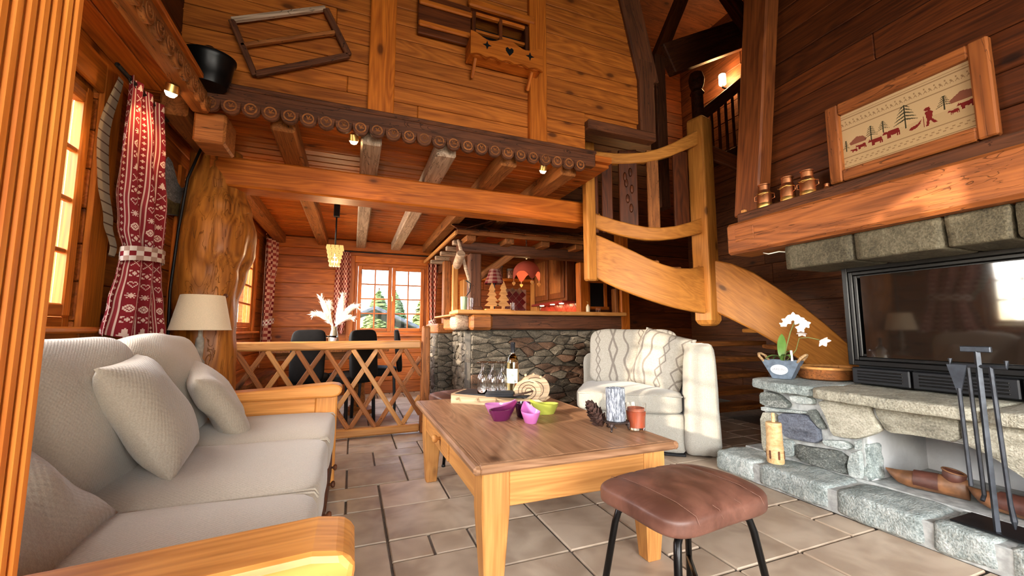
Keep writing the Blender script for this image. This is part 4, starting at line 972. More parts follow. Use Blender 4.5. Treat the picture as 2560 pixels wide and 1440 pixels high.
# timber and framed niche right of the kitchen
t = thing('framed_niche', 'small dark framed opening in the timber wall right of the bar', 'niche', (3.1, 4.72, 1.2)); bx('niche_shade_panel', 2.95, 3.2, 4.71, 4.73, 1.26, 1.58, BLACK, t, .002)  # black sheet stands in for the shade inside the niche
for a in ((2.92, 2.96, 1.24, 1.6), (3.18, 3.23, 1.24, 1.6)): bx('frame', a[0], a[1], 4.69, 4.735, a[2], a[3], PINE_TRIM, t, .006, 'z')
for a in ((1.22, 1.26), (1.58, 1.63)): bx('frame', 2.9, 3.25, 4.68, 4.735, a[0], a[1], PINE_TRIM, t, .006)
t = thing('timber_post', 'orange-lit timber post at the right end of the bar', 'post', (2.82, 4.7, 1.165)); bx('post', 2.76, 2.9, 4.62, 4.74, 1.165, 1.84, PINE_TRIM, t, .012, 'z'); bx('capital', 2.84, 3.0, 4.62, 4.74, 1.76, 1.84, PINE_TRIM, t, .012)
t = thing('timber_post', 'pale timber post standing behind the cream armchair', 'post', (3.35, 4.6, 0)); bx('post', 3.33, 3.47, 4.52, 4.66, 0, 2.29, PINE_TRIM, t, .012, 'z'); bx('side_board', 3.26, 3.31, 4.55, 4.65, 0, 1.5, OLDBEAM, t, .01, 'z')
# ================================================================== fireplace
FX = Matrix(((0, 0, -1, 0), (-1, 0, 0, 0), (0, 1, 0, 0), (0, 0, 0, 1)))      # local x = -Y, y = Z, z = -X : faces the room
def rough_block(sx, sy, sz, seed, k=9, n=9, amp=.012):
    V, F = rcube(n, k); O = []
    for v in V:
        p = Vector((v.x * sx / 2, v.y * sy / 2, v.z * sz / 2)); q = noise.noise(p * 9 + Vector((seed * 5.1, 0, seed))) + .6 * noise.noise(p * 26 + Vector((seed, 3, 0)))
        O.append(p + v.normalized() * q * amp)
    return O, F
t = thing('fireplace', 'grey stone fireplace with black glazed firebox and raised hearth', 'fireplace', (2.8, 1.2, 0))
m1 = obj('mortar_core', join(tr(chbox(.62, .58, .43, .004), T(2.95, 1.735, .345)), tr(chbox(.62, 1.26, .13, .004), T(2.95, .83, .495)), tr(chbox(.62, .5, .43, .004), T(2.95, .46, .345)),
    tr(chbox(.3, 2.0, .115, .004), T(2.52, 1.19, .058)), tr(chbox(.62, 2.0, .13, .004), T(2.95, 1.19, .065))), MORTAR, t)
obj('niche_plaster', join(tr(chbox(.02, .76, .32, .002), T(3.22, 1.08, .29)), tr(chbox(.55, .012, .32, .002), T(2.94, 1.443, .29)), tr(chbox(.55, .74, .012, .002), T(2.94, 1.08, .425))), WHITEWASH, t)
ST = [('STONE_DARK', [(2.03, .52), (1.97, .54), (1.9, .53), (1.83, .48), (1.84, .45), (1.92, .44), (2.03, .44)]), ('STONE_GREY', [(1.83, .53), (1.74, .55), (1.68, .53), (1.68, .5), (1.77, .49), (1.82, .5)]),
      ('STONE_GREY', [(2.03, .43), (1.91, .435), (1.74, .45), (1.73, .435), (1.9, .415), (2.03, .40)]), ('STONE_TAN', [(2.035, .39), (1.925, .40), (1.92, .31), (1.93, .16), (1.98, .135), (2.035, .135)]),
      ('STONE_BLUE', [(1.91, .405), (1.74, .435), (1.665, .37), (1.66, .29), (1.69, .27), (1.87, .26), (1.91, .32)]), ('STONE_DARK', [(1.72, .46), (1.68, .47), (1.625, .37), (1.65, .36), (1.7, .41)]),
      ('STONE_TAN', [(1.66, .535), (1.395, .55), (1.385, .49), (1.345, .425), (1.38, .395), (1.455, .352), (1.53, .34), (1.59, .34), (1.62, .44)]), ('STONE_TAN', [(1.375, .55), (1.05, .55), (1.05, .432), (1.2, .428), (1.33, .416), (1.365, .49)]),
      ('STONE_TAN', [(1.035, .55), (.72, .555), (.74, .25), (.80, .27), (.86, .335), (.95, .40), (1.035, .43)]), ('STONE_TAN', [(.71, .55), (.45, .55), (.45, .3), (.72, .26)]), ('STONE_GREY', [(.73, .24), (.45, .28), (.45, .135), (.74, .135)]),
      ('STONE_GREY', [(1.91, .245), (1.83, .25), (1.825, .16), (1.88, .135), (1.90, .18)]), ('STONE_DARK', [(1.815, .235), (1.73, .24), (1.57, .26), (1.515, .23), (1.54, .18), (1.525, .14), (1.67, .135), (1.81, .14)]),
      ('STONE_GREY', [(1.65, .30), (1.53, .325), (1.49, .30), (1.52, .275), (1.64, .275)]), ('STONE_GREY', [(1.505, .265), (1.458, .29), (1.458, .14), (1.515, .135), (1.525, .18)]), ('STONE_GREY', [(1.475, .335), (1.458, .345), (1.458, .295), (1.48, .29)])]
rn = random.Random(2)
for nm, p in ST: obj('stone', stone_vf([(-a, b) for a, b in p], rn.uniform(.03, .042), rn, .009, 1), globals()[nm], t, T(2.642, 0, 0) @ FX, True, 50)
for k, (a, b) in enumerate(((1.462, 1.30), (1.32, .9))):      # jamb stones turned into the niche
    if k == 0: obj('stone', rough_block(.12, .05, .19, 3), STONE_GREY, t, T(2.70, 1.45, .23), True)
for k, (a, b) in enumerate(((2.2, 1.9), (1.89, 1.472), (1.46, 1.085), (1.072, .868), (.856, .3))):
    obj('hearth_stone', rough_block(.285, a - b - .012, .125, 10 + k, 10, 11, .010), (STONE_GREY, STONE_GREY, STONE_GREY, STONE_GREY, STONE_GREY)[k], t, T(2.50, (a + b) / 2, .068), True)
for k, (a, b, x0) in enumerate(((2.12, 1.63, 2.53), (1.64, .95, 2.495), (.94, .2, 2.505))):
    V, F = rough_block(.75, a - b - .006, .062, 30 + k, 14, 12, .009)
    if k == 0: V = [Vector((v.x + max(0, (v.y + .0) / .245) * .10 * (v.x < 0), v.y, v.z)) for v in V]
    obj('slab_stone', (V, F), STONE_TAN if k else STONE_GREY, t, T(x0 + .375, (a + b) / 2, .581), True)
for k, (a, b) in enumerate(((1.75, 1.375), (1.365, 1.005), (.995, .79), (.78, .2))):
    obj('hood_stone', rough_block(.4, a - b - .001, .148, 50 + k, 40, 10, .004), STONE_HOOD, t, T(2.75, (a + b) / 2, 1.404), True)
fb = bx('firebox', 2.93, 3.34, .2, 1.60, .615, 1.45, BLACK, t, .004)
DG = Mat('dark_fire_glass', .05, 0, .9); DG.col((.012, .008, .006)); DG.b.inputs['Coat Weight'].default_value = 1; DG.b.inputs['Coat Roughness'].default_value = .04
bx('door_glass', 2.885, 2.895, .25, 1.53, .775, 1.275, DG.mat, fb, .002)
for k, (d0, w) in enumerate(((.0, .03), (.03, .022), (.052, .02))):
    x0 = 2.868 + k * .009
    bx('door_frame', x0, 2.93, 1.62 - d0 - w, 1.62 - d0, .735 + d0, 1.335 - d0, BLACKM, fb, .004, 'z')
    for z0, z1 in ((.735 + d0, .735 + d0 + w), (1.335 - d0 - w, 1.335 - d0)): bx('door_frame', x0, 2.93, .22, 1.62 - d0 - w, z0, z1, BLACKM, fb, .004, 'y')
for y0, y1 in ((1.33, 1.61), (.93, 1.32), (.5, .92)):
    bx('ash_drawer', 2.875, 2.93, y0, y1, .625, .722, BLACK, fb, .006, 'y')
    for q in range(4): bx('drawer_fin', 2.870, 2.88, y0 + .03, y1 - .03, .645 + q * .017, .653 + q * .017, BLACKM, fb, .002, 'y')
# mantel
t = thing('mantel_beam', 'thick weathered oak mantel beam across the fireplace hood', 'mantel', (2.6, 1.0, 1.478))
M_, L_ = frame((2.60, -.6, 1.589), (2.60, 2.12, 1.589)); obj('timber', cbm(L_, .24, .222, .018, MANTEL), None, t, M_)
bx('mortised_patch', 2.474, 2.482, 1.90, 2.04, 1.56, 1.65, MANTEL, t, .003, 'y')
bx('shelf', 2.60, 2.855, -.6, 2.12, 1.70, 1.795, DARKBEAM, t, .008, 'y')
tag(obj('white_wire', tube([(2.60, 1.93, 1.472), (2.58, 1.88, 1.455), (2.6, 1.82, 1.462), (2.66, 1.77, 1.45), (2.72, 1.74, 1.465)], .004, 6), WHITE, smooth=True), 'loose white wire under the mantel beam', 'wire')
t = thing('leaning_post', 'tall dark timber post leaning at the end of the mantel', 'post', (2.77, 2.1, 1.795)); beam('timber', (2.75, 2.12, 1.79), (2.75, 1.90, 3.7), .13, .20, REDPOST, t, .012, (0, 1, 0)); bx('wooden_cube', 2.62, 2.645, 2.07, 2.10, 1.796, 1.82, HONEY, t, .003)
def can(label, M, s=1):
    t = thing('milk_can', label, 'milk can', group='copper milk cans on the mantel')
    t.matrix_basis = M; WM[t.name] = M
    obj('body', lathe([(.044 * s, .032 * s), (.044 * s, .105 * s), (.036 * s, .122 * s), (.034 * s, .128 * s)], 28), COPPER, t, M, True, 40); obj('base_ring', lathe([(.045 * s, 0), (.046 * s, .004 * s), (.046 * s, .03 * s), (.044 * s, .034 * s)], 28), BRASS, t, M, True, 40)
    obj('neck', lathe([(.034 * s, .126 * s), (.034 * s, .16 * s), (.038 * s, .164 * s), (.038 * s, .17 * s), (.03 * s, .172 * s)], 28), COPPER, t, M, True, 40); obj('shoulder_ring', lathe([(.045 * s, .098 * s), (.046 * s, .1 * s), (.045 * s, .106 * s)], 28), BRASS, t, M, True)
    obj('bail_handle', tube([(-.02 * s, -.042 * s, .11 * s), (-.045 * s, -.035 * s, .10 * s), (-.058 * s, 0, .085 * s), (-.045 * s, .035 * s, .10 * s), (-.02 * s, .042 * s, .11 * s)], .002 * s, 6), BRASS, t, M, True)
    for q in (-1, 1): obj('side_handle', tube([(0, q * .044 * s, .1 * s), (0, q * .062 * s, .095 * s), (0, q * .062 * s, .065 * s), (0, q * .044 * s, .06 * s)], .003 * s, 6), COPPER, t, M, True)
can('leftmost of three copper milk cans on the mantel', T(2.665, 1.945, 1.796) @ RZ(20)); can('middle copper milk can of three on the mantel', T(2.68, 1.79, 1.796) @ RZ(-15)); can('rightmost of three copper milk cans, nearest the framed embroidery', T(2.685, 1.665, 1.796) @ RZ(8))
can('tiny copper can behind the row of milk cans', T(2.76, 1.60, 1.796), .42)
# framed embroidery
t = thing('framed_embroidery', 'wood-framed alpine embroidery with cows, fir trees and a herdsman', 'picture', (2.82, 1.235, 1.86))
y0, y1, z0, z1, fw = .868, 1.598, 1.865, 2.365, .072
for a, b in ((y1 - fw, y1), (y0, y0 + fw)): bx('frame_bar', 2.79, 2.835, a, b, z0, z1, MANTEL, t, .008, 'z')
for a, b in ((z0, z0 + fw), (z1 - fw, z1)): bx('frame_bar', 2.792, 2.833, y0 + fw, y1 - fw, a, b, MANTEL, t, .008, 'y')
def embroidery():
    W, H = 196, 118; CLO, LIN, REDT, GRN = (.50, .34, .18), (.27, .16, .08), (.16, .012, .010), (.035, .030, .014)
    g = [[CLO if (j % 2 or j > 46) else (.40, .26, .13) for i in range(W)] for j in range(H)]
    def box(x0, x1, a, b, c):
        for j in range(max(0, int(a)), min(H, int(b))):
            for i in range(max(0, int(x0)), min(W, int(x1))): g[j][i] = c
    for j in (4, 5, 24, 25, 84, 85, 107, 108, 112): box(0, W, j, j + 1, LIN)
    for i in range(0, W, 7):
        for dx, dj in ((0, 0), (1, 1), (2, 2), (3, 1), (4, 0), (2, 1)): box(i + dx, i + dx + 1, 92 + dj * 2, 94 + dj * 2, LIN)
        box(i, i + 2, 96 + (i // 7 % 2) * 3, 99 + (i // 7 % 2) * 3, LIN)
    for i in range(0, W, 9): box(i, i + 4, 12, 14, LIN); box(i + 3, i + 7, 16, 18, LIN)
    def poly(p, c):
        for j in range(H):
            for i in range(W):
                s = False
                for k in range(len(p)):
                    (xa, ya), (xb, yb) = p[k], p[(k + 1) % len(p)]
                    if (ya > j + .5) != (yb > j + .5) and i + .5 < (xb - xa) * (j + .5 - ya) / (yb - ya) + xa: s = not s
                if s: g[j][i] = c
    def firtree(x, z, h, w):
        box(x - 1, x + 1, z, z + h * .95, GRN); n = 5
        for k in range(n):
            zz = z + h * (.25 + .72 * k / n); ww = w * (1 - .72 * k / n)
            for s in (-1, 1): poly([(x, zz + h * .11), (x + s * ww, zz - h * .03), (x + s * ww * .7, zz + h * .05), (x, zz + h * .17)], GRN)
    def cow(x, z, s, d=-1):
        s *= 1.12; poly([(x - 9 * s, z + 5 * s), (x - 9 * s, z + 13 * s), (x + 9 * s, z + 14 * s), (x + 11 * s, z + 5 * s), (x + 2 * s, z + 4 * s)], REDT); poly([(x + d * 8 * s, z + 9 * s), (x + d * 9 * s, z + 14 * s), (x + d * 14 * s, z + 13 * s), (x + d * 16 * s, z + 9 * s)], REDT)
        for q in (-8, -5, 6, 9): box(x + q * s, x + q * s + max(1, 2.6 * s), z, z + 7 * s, REDT)
        box(x + d * 13 * s, x + d * 13 * s + 1, z + 13 * s, z + 16 * s, REDT)
    def hut(x, z, s): poly([(x - 14 * s, z), (x - 16 * s, z + 5 * s), (x - 2 * s, z + 15 * s), (x + 10 * s, z + 12 * s), (x + 16 * s, z + 4 * s), (x + 14 * s, z)], (.21, .07, .04))
    firtree(6, 38, 24, 7); hut(27, 48, .95); cow(20, 32, .42); cow(33, 34, .62); cow(58, 32, .8); cow(84, 35, .92); firtree(50, 44, 30, 12); firtree(70, 50, 24, 10); firtree(104, 42, 46, 20)
    poly([(108, 36), (112, 40), (120, 42), (127, 48), (124, 40), (120, 36), (112, 34)], REDT); poly([(132, 32), (134, 44), (132, 58), (138, 60), (143, 56), (141, 44), (148, 34), (143, 34), (138, 42), (136, 32)], REDT); poly([(133, 60), (131, 63), (134, 66), (139, 66), (140, 60)], REDT); box(129, 130, 32, 52, REDT)
    firtree(158, 50, 26, 12); hut(182, 56, 1.1); cow(170, 37, .5); cow(186, 40, .75)
    return W, H, [g[j][i] for j in range(H) for i in range(W)]
W_, H_, cells = embroidery()
V, F = grid(lambda u, v: Vector((u * (y1 - y0 - 2 * fw), v * (z1 - z0 - 2 * fw), 0)), W_ + 1, H_ + 1)
o = obj('embroidered_cloth', (V, F), PRINT, t, T(2.826, y1 - fw, z0 + fw) @ FX); paint(o, cells)
bx('back_board', 2.828, 2.84, y0 + .02, y1 - .02, z0 + .02, z1 - .02, DARKBEAM, t, .002)
# on the hearth
TEX = 2.45
t = thing('fire_tools', 'iron fireplace tool stand with shovel, poker and tongs on the hearth', 'fireplace tools', (2.5, .88, .13))
bx('base_plate', 2.42, 2.60, .62, 1.03, .134, .142, BLACK, t, .002)
obj('main_pole', tube([(TEX, .90, .14), (TEX, .90, .86)], .0105, 4), IRON, t); obj('handle', chbox(.02, .092, .025, .003), IRON, t, T(TEX, .903, .868)); obj('cross_bar', tube([(TEX, .985, .825), (TEX, .985, .797), (TEX, .82, .797), (TEX, .82, .825)], .008, 6), IRON, t)
obj('shovel_rod', tube([(TEX - .012, .962, .70), (TEX - .012, .958, .30)], .0075, 6), IRON, t); obj('shovel_blade', tr(prism(ccw([(-.032, .0), (.032, 0), (.008, -.11), (-.008, -.11)]), -.004, .004), T(0, 0, 0)), IRON, t, T(TEX - .012, .962, .80) @ FX)
obj('poker', tube([(TEX + .01, .935, .79), (TEX + .01, .93, .27), (TEX - .01, .93, .25)], .0075, 6), IRON, t); obj('tongs', tube([(TEX, .865, .80), (TEX, .855, .26), (TEX, .85, .20), (TEX, .85, .17)], .008, 6, [.008, .008, .010, .003]), IRON, t)
def clog_vf():
    sec = [(0, .034, .050, .045), (.03, .042, .055, .05), (.08, .044, .052, .05), (.13, .043, .048, .046), (.18, .045, .046, .044), (.22, .042, .042, .042), (.255, .030, .034, .046), (.285, .014, .018, .062), (.30, .003, .004, .075)]
    def f(u, v):
        k = v * (len(sec) - 1); i = min(int(k), len(sec) - 2); q = k - i; x, w, h, c = [sec[i][a] + (sec[i + 1][a] - sec[i][a]) * q for a in range(4)]
        a = u * 2 * math.pi; s = math.sin(a); return Vector((x, w * math.cos(a), c + h * s * (1 if s > 0 else .85)))
    V, F = grid(f, 24, 25, cu=True); F.append(tuple(range(24))[::-1]); return V, F
CLOGW = plain('aged_clog_wood', (.20, .085, .034), .5, var=.45, vs=14, bump=.3); CLOGL = plain('dark_brown_leather', (.085, .028, .018), .5, var=.3)
CL = mesh('clog_sole', clog_vf(), CLOGW, True)
def clog(label, M):
    t = thing('wooden_clog', label, 'clog', group='pair of old wooden clogs'); t.matrix_basis = M; WM[t.name] = M
    obj('shoe', CL, None, t, M); obj('leather_vamp', tr(([Vector((x, w * 1.05 * math.cos(a), .046 + h * 1.08 * max(math.sin(a), -.35))) for x, w, h in ((.10, .044, .051), (.14, .0435, .049), (.19, .0445, .046)) for a in [i * math.pi / 12 for i in range(24)]], [(j * 24 + i, j * 24 + (i + 1) % 24, (j + 1) * 24 + (i + 1) % 24, (j + 1) * 24 + i) for j in range(2) for i in range(24)]), Matrix.Identity(4)), CLOGL, t, M, True)
    obj('ankle_collar', lathe([(.030, -.02), (.040, 0), (.043, .035), (.040, .037), (.034, .0)], 24, cap=False), CLOGL, t, M @ T(.05, 0, .088) @ RY(-12), True); obj('shoe_shade_disc', lathe([(0, .002), (.036, .002), (.036, 0)], 20), BLACK, t, M @ T(.05, 0, .092) @ RY(-12)); obj('rim', tube([(.041 * math.cos(a), .041 * math.sin(a), 0) for a in [i * math.pi / 10 for i in range(21)]], .004, 6), CLOGW, t, M @ T(.046, 0, .124) @ RY(-12), True)  # black disc gives the shade inside the shoe by colour
clog('worn wooden clog with leather vamp lying at the back of the hearth niche', T(2.78, 1.10, .134) @ RZ(105)); clog('worn wooden clog with stitched leather nearest the fire tools', T(2.71, .79, .134) @ RZ(84))
t = thing('wooden_churn', 'small carved wooden churn standing on the hearth step', 'churn', (2.47, 1.84, .13)); CH = wood('carved_bamboo', (.42, .23, .09), (.72, .48, .24), .5, .3, .98, 1.02)
obj('body', tr(lathe([(.045, 0), (.048, .01), (.046, .03), (.047, .10), (.044, .105), (.045, .11), (.043, .19), (.044, .2), (.044, .235), (.041, .243), (.012, .245)], 28), Matrix.Identity(4)), CH, t, T(2.47, 1.84, .132), True, 40); obj('plunger', lathe([(.010, .24), (.010, .295), (.008, .3), (0, .3)], 12), CH, t, T(2.47, 1.84, .132), True, 40)
for k in range(6): a = k * 1.05; obj('slot_shade', chbox(.008, .012, .05, .003), DARKBEAM, t, T(2.47 + .0455 * math.cos(a), 1.84 + .0455 * math.sin(a), .185) @ RZ(math.degrees(a)))  # dark raised bars stand in for the shade in the slots
t = thing('round_tray', 'round shallow wooden tray with rope rim behind the orchid', 'tray', (3.03, 1.9, .61)); obj('bowl', lathe([(.13, 0), (.15, .01), (.165, .075), (.158, .078), (.145, .02), (0, .015)], 32), OLDBEAM, t, T(3.03, 1.86, .613), True, 40); obj('rim', tube([(.163 * math.cos(a), .163 * math.sin(a), .08) for a in [i * math.pi / 18 for i in range(37)]], .010, 8), HONEY, t, T(3.03, 1.86, .613), True)
# orchid
OX, OY, OZ = 2.80, 1.99, .614
t = thing('orchid_pot', 'white orchid in a blue-grey metal planter with rope handles on the fireplace slab', 'plant', (OX, OY, OZ)); ZINC = plain('blue_grey_zinc', (.13, .165, .215), .5, .4, var=.25, vs=30)
OM = T(OX, OY, OZ) @ RZ(-70); WM[t.name] = OM; t.matrix_basis = OM
def planter():
    r = [(.055, .045, 0), (.115, .06, .125), (.109, .054, .125), (.052, .042, .012)]; V = []
    for a, b, z in r: V += [(-a, -b, z), (a, -b, z), (a, b, z), (-a, b, z)]
    F = [(3, 2, 1, 0)]
    for k in range(3):
        for i in range(4): j = (i + 1) % 4; F.append((k * 4 + i, k * 4 + j, k * 4 + 4 + j, k * 4 + 4 + i))
    return V, F + [(12, 13, 14, 15)]
obj('planter', planter(), ZINC, t, OM); obj('soil', chbox(.19, .1, .02, .004), plain('bark_soil', (.05, .035, .02), .9, var=.4, bump=.6), t, OM @ T(0, 0, .108))
ov = [(.052 * math.cos(a), .034 * math.sin(a)) for a in [i * math.pi / 12 for i in range(24)]]; lb = obj('label_plate', tr(prism(ov, 0, .003), Matrix.Identity(4)), WHITE, t, OM @ T(-.008, -.0535, .062) @ RX(97))
def text(body, size, M, mat, parent, name='lettering'):
    c = bpy.data.curves.new(name, 'FONT'); c.body = body; c.size = size; c.align_x = 'CENTER'; c.align_y = 'CENTER'; c.extrude = .0004
    o = bpy.data.objects.new('tmp', c); COL.objects.link(o); bpy.context.view_layer.update(); me = bpy.data.meshes.new_from_object(o.evaluated_get(bpy.context.evaluated_depsgraph_get())); bpy.data.objects.remove(o)
    me.materials.clear(); me.materials.append(mat); return obj(name, me, None, parent, M)
INK = plain('grey_print', (.12, .13, .16), .7)
text('JARDINS', .021, OM @ T(-.008, -.0535, .064) @ RX(97) @ T(0, 0, .0036), INK, lb)
for sx in (-1, 1): obj('rope_handle', tube([(sx * .10, -.052, .115), (sx * .125, -.06, .15), (sx * .14, -.02, .165), (sx * .14, .02, .165), (sx * .125, .06, .15), (sx * .10, .052, .115)], .009, 8), plain('twisted_rope_%d' % sx, (.42, .25, .12), .9, var=.4, vs=90, bump=.8, bs=160), t, OM, True)
LEAFM = plain('orchid_leaf', (.12, .24, .05), .35, var=.2, vs=10); FLOW = plain('white_petal', (.88, .88, .86), .6); FLOWP = plain('blush_petal', (.80, .70, .68), .6); STEMM = plain('orchid_stem', (.20, .22, .07), .5)
def leaf(L, w, bend, n=10):
    def f(u, v): return Vector(((u - .5) * w * math.sin(math.pi * min(1, v * .97 + .03)) ** .6, L * v * math.sin(bend * v), L * v * math.cos(bend * v) + abs(u - .5) * w * .35))
    return grid(f, 5, n)
for k, (rz, L, w, b) in enumerate(((-60, .20, .055, .35), (150, .12, .04, 1.3), (60, .11, .035, 1.4), (-20, .10, .035, 1.5), (200, .10, .03, .6))): obj('leaf', leaf(L, w, b), LEAFM, t, T(OX, OY, OZ + .11) @ RZ(rz), True)
def flower(M, s, m):
    L = []
    for k in range(5): L.append(tr(grid(lambda u, v: Vector(((u - .5) * s * .75 * math.sin(math.pi * (v * .85 + .12)), s * v, .25 * s * v * v)), 5, 6), RZ(72 * k)))
    obj('flower', join(*L), m, t, M, True)
obj('stem', tube([(OX, OY - .01, OZ + .11), (OX - .02, OY - .05, OZ + .22), (OX - .03, OY - .09, OZ + .32), (OX - .03, OY - .12, OZ + .38), (OX - .02, OY - .17, OZ + .37)], .004, 6), STEMM, t, None, True); obj('stem', tube([(OX, OY - .02, OZ + .11), (OX - .0, OY - .10, OZ + .2), (OX - .02, OY - .14, OZ + .28), (OX - .02, OY - .2, OZ + .285), (OX - .02, OY - .27, OZ + .27)], .003, 6), STEMM, t, None, True)
for dx, dy, dz, s, a in ((-.03, -.075, .395, .035, 60), (-.02, -.11, .42, .034, 80), (-.03, -.15, .40, .036, 95), (-.04, -.055, .37, .028, 50), (-.02, -.185, .375, .033, 110), (-.03, -.16, .345, .03, 100)): flower(T(OX + dx, OY + dy, OZ + dz) @ RZ(-60) @ RX(a), s, FLOW)
flower(T(OX - .03, OY - .165, OZ + .31) @ RZ(-60) @ RX(150), .032, FLOWP); flower(T(OX - .02, OY - .29, OZ + .262) @ RZ(-20) @ RX(125), .04, FLOWP); obj('plant_tag', chbox(.014, .002, .09, .001), FLOWP, t, OM @ T(.065, -.03, .15) @ RX(8))
# ================================================================== staircase
t = thing('staircase', 'curved light pine staircase with carved balustrade and hanging newel post', 'staircase', (3.06, 2.85, 0))
NW = T(3.06, 2.85, 0) @ RZ(12)
def newel():
    L, s = 2.0, .168; V, F = [], []
    for x, w in ((0, .55), (.02, .82), (.055, 1), (L - .03, 1), (L, .9)): V += [(x, -s / 2 * w, -s / 2 * w), (x, s / 2 * w, -s / 2 * w), (x, s / 2 * w, s / 2 * w), (x, -s / 2 * w, s / 2 * w)]
    for i in range(4):
        for j in range(4): k = (j + 1) % 4; F.append((i * 4 + j, i * 4 + k, i * 4 + 4 + k, i * 4 + 4 + j))
    return V, F + [(3, 2, 1, 0), (16, 17, 18, 19)]
o = obj('newel_post', newel(), STAIR, t, NW @ T(0, 0, .982) @ RY(-90)); m = o.modifiers.new('bevel', 'BEVEL'); m.width = .014; m.segments = 2; m.limit_method = 'ANGLE'
for z in (1.18, 1.40, 1.53, 1.12): obj('peg', lathe([(.014, 0), (.013, .003), (0, .004)], 12), STAIR, o, NW @ T(-.084, .02 if z > 1.15 else -.03, z) @ RY(-90), True)
UP = bez((2.02, 3.2), (2.42, 2.9), (3.0, 2.83), 9)
bevel_later = ([1.851, 1.793, 1.73, 1.665, 1.598, 1.543, 1.505, 1.505, 1.536], [1.452, 1.378, 1.315, 1.263, 1.216, 1.173, 1.137, 1.112, 1.094])
def bevel(o, w=.01): m = o.modifiers.new('bevel', 'BEVEL'); m.width = w; m.segments = 2; m.limit_method = 'ANGLE'; m.angle_limit = R(50); return o
def curve_board(name, pts, zt, zb, th, mat, smooth=True):
    M, L = frame((*pts[0], (zt[0] + zb[0]) / 2), (*pts[-1], (zt[-1] + zb[-1]) / 2)); I = M.inverted(); v = ribbon(pts, zt, zb, th)
    return bevel(obj(name, ([I @ Vector(q) for q in v[0]], v[1]), mat, t, M, smooth, 40), .012)
curve_board('stringer', UP, bevel_later[0], bevel_later[1], .055, STAIR)
curve_board('top_rail', UP, [2.64, 2.612, 2.587, 2.583, 2.59, 2.626, 2.683, 2.763, 2.848], [2.533, 2.507, 2.485, 2.484, 2.492, 2.521, 2.568, 2.632, 2.70], .06, STAIR)
curve_board('bottom_rail', UP, [2.044, 1.994, 1.947, 1.91, 1.882, 1.877, 1.894, 1.934, 1.989], [1.909, 1.854, 1.81, 1.778, 1.758, 1.759, 1.776, 1.806, 1.842], .06, STAIR)
beam('end_post', (2.0, 3.16, 1.39), (2.0, 3.16, 2.70), .10, .085, STAIR, t, .014, (0, 1, 0)); obj('post_shoe', lathe([(.03, 0), (.055, .02), (.06, .08), (.05, .1)], 16), STAIR, t, T(2.07, 3.2, 1.40), True); obj('post_shoe', lathe([(.03, 0), (.055, .02), (.06, .08), (.05, .1)], 16), STAIR, t, T(2.08, 3.2, 1.93), True)
for k, (u, w) in enumerate(((.06, .06), (.17, .10), (.36, .17), (.58, .11), (.83, .15))):
    p = [(1 - u) ** 2 * a + 2 * u * (1 - u) * c + u * u * b for a, c, b in zip((2.02, 3.2), (2.42, 2.9), (3.0, 2.83))]
    d = Vector((2 * (1 - u) * (.4) + 2 * u * .58, 2 * (1 - u) * (-.3) + 2 * u * (-.07), 0)).normalized()
    b = beam('baluster_board', (p[0], p[1], 1.84), (p[0], p[1], 2.62), w, .028, OLDBEAM if k == 3 else REDWOOD, t, .006, (-d.y, d.x, 0))
    if k == 2:
        for q, (zz, xx) in enumerate(((2.40, .02), (2.30, -.02), (2.24, .03), (2.15, -.01), (2.36, -.03), (2.06, .02))): obj('carving', lathe([(.0, .006), (.014, .004), (.022, 0)], 10), REDWOOD, b, T(p[0] + d.x * xx + d.y * .017, p[1] + d.y * xx - d.x * .017, zz) @ RZ(math.degrees(math.atan2(d.y, d.x))) @ RX(90) @ Matrix.Diagonal((.8, 2.0, 1, 1)), True)
LO = bez((3.1, 2.8), (3.5, 2.35), (4.25, 1.95), 9)
curve_board('stringer', LO, [1.596, 1.545, 1.46, 1.323, 1.165, .985, .78, .56, .33], [1.108, 1.022, .928, .815, .67, .49, .31, .13, .0], .06, STAIR)
IN = [(x + .42, y + .55) for x, y in LO]; curve_board('inner_stringer', IN, [1.75, 1.70, 1.60, 1.46, 1.30, 1.12, .92, .7, .47], [1.50, 1.44, 1.34, 1.2, 1.04, .86, .66, .44, .2], .05, OLDBEAM)
for k in range(9):
    a, b = Vector(LO[k]), Vector(IN[k]); z = 1.42 - k * .16; beam('tread', (a.x + .03, a.y + .03, z), (b.x, b.y, z), .24, .04, STAIR if k < 4 else OLDBEAM, t, .008)
for k in range(5):
    u = k / 5 + .1; p = [(1 - u) ** 2 * a + 2 * u * (1 - u) * c + u * u * b for a, c, b in zip((2.02, 3.2), (2.42, 2.9), (3.0, 2.83))]; beam('tread', (p[0] + .01, p[1] + .03, 1.70 - u * .28), (p[0] * .35 + 2.2, p[1] * .3 + 3.1, 1.70 - u * .28), .25, .04, OLDBEAM, t, .008)
beam('side_rail', (3.14, 2.83, 2.66), (3.72, 2.55, 2.35), .05, .13, REDWOOD, t, .01)
for k in range(5): beam('low_step', (3.35, 3.35 - k * .0, .12 + k * .17), (4.3, 3.35, .12 + k * .17), .26, .05, OLDBEAM, t, .008)
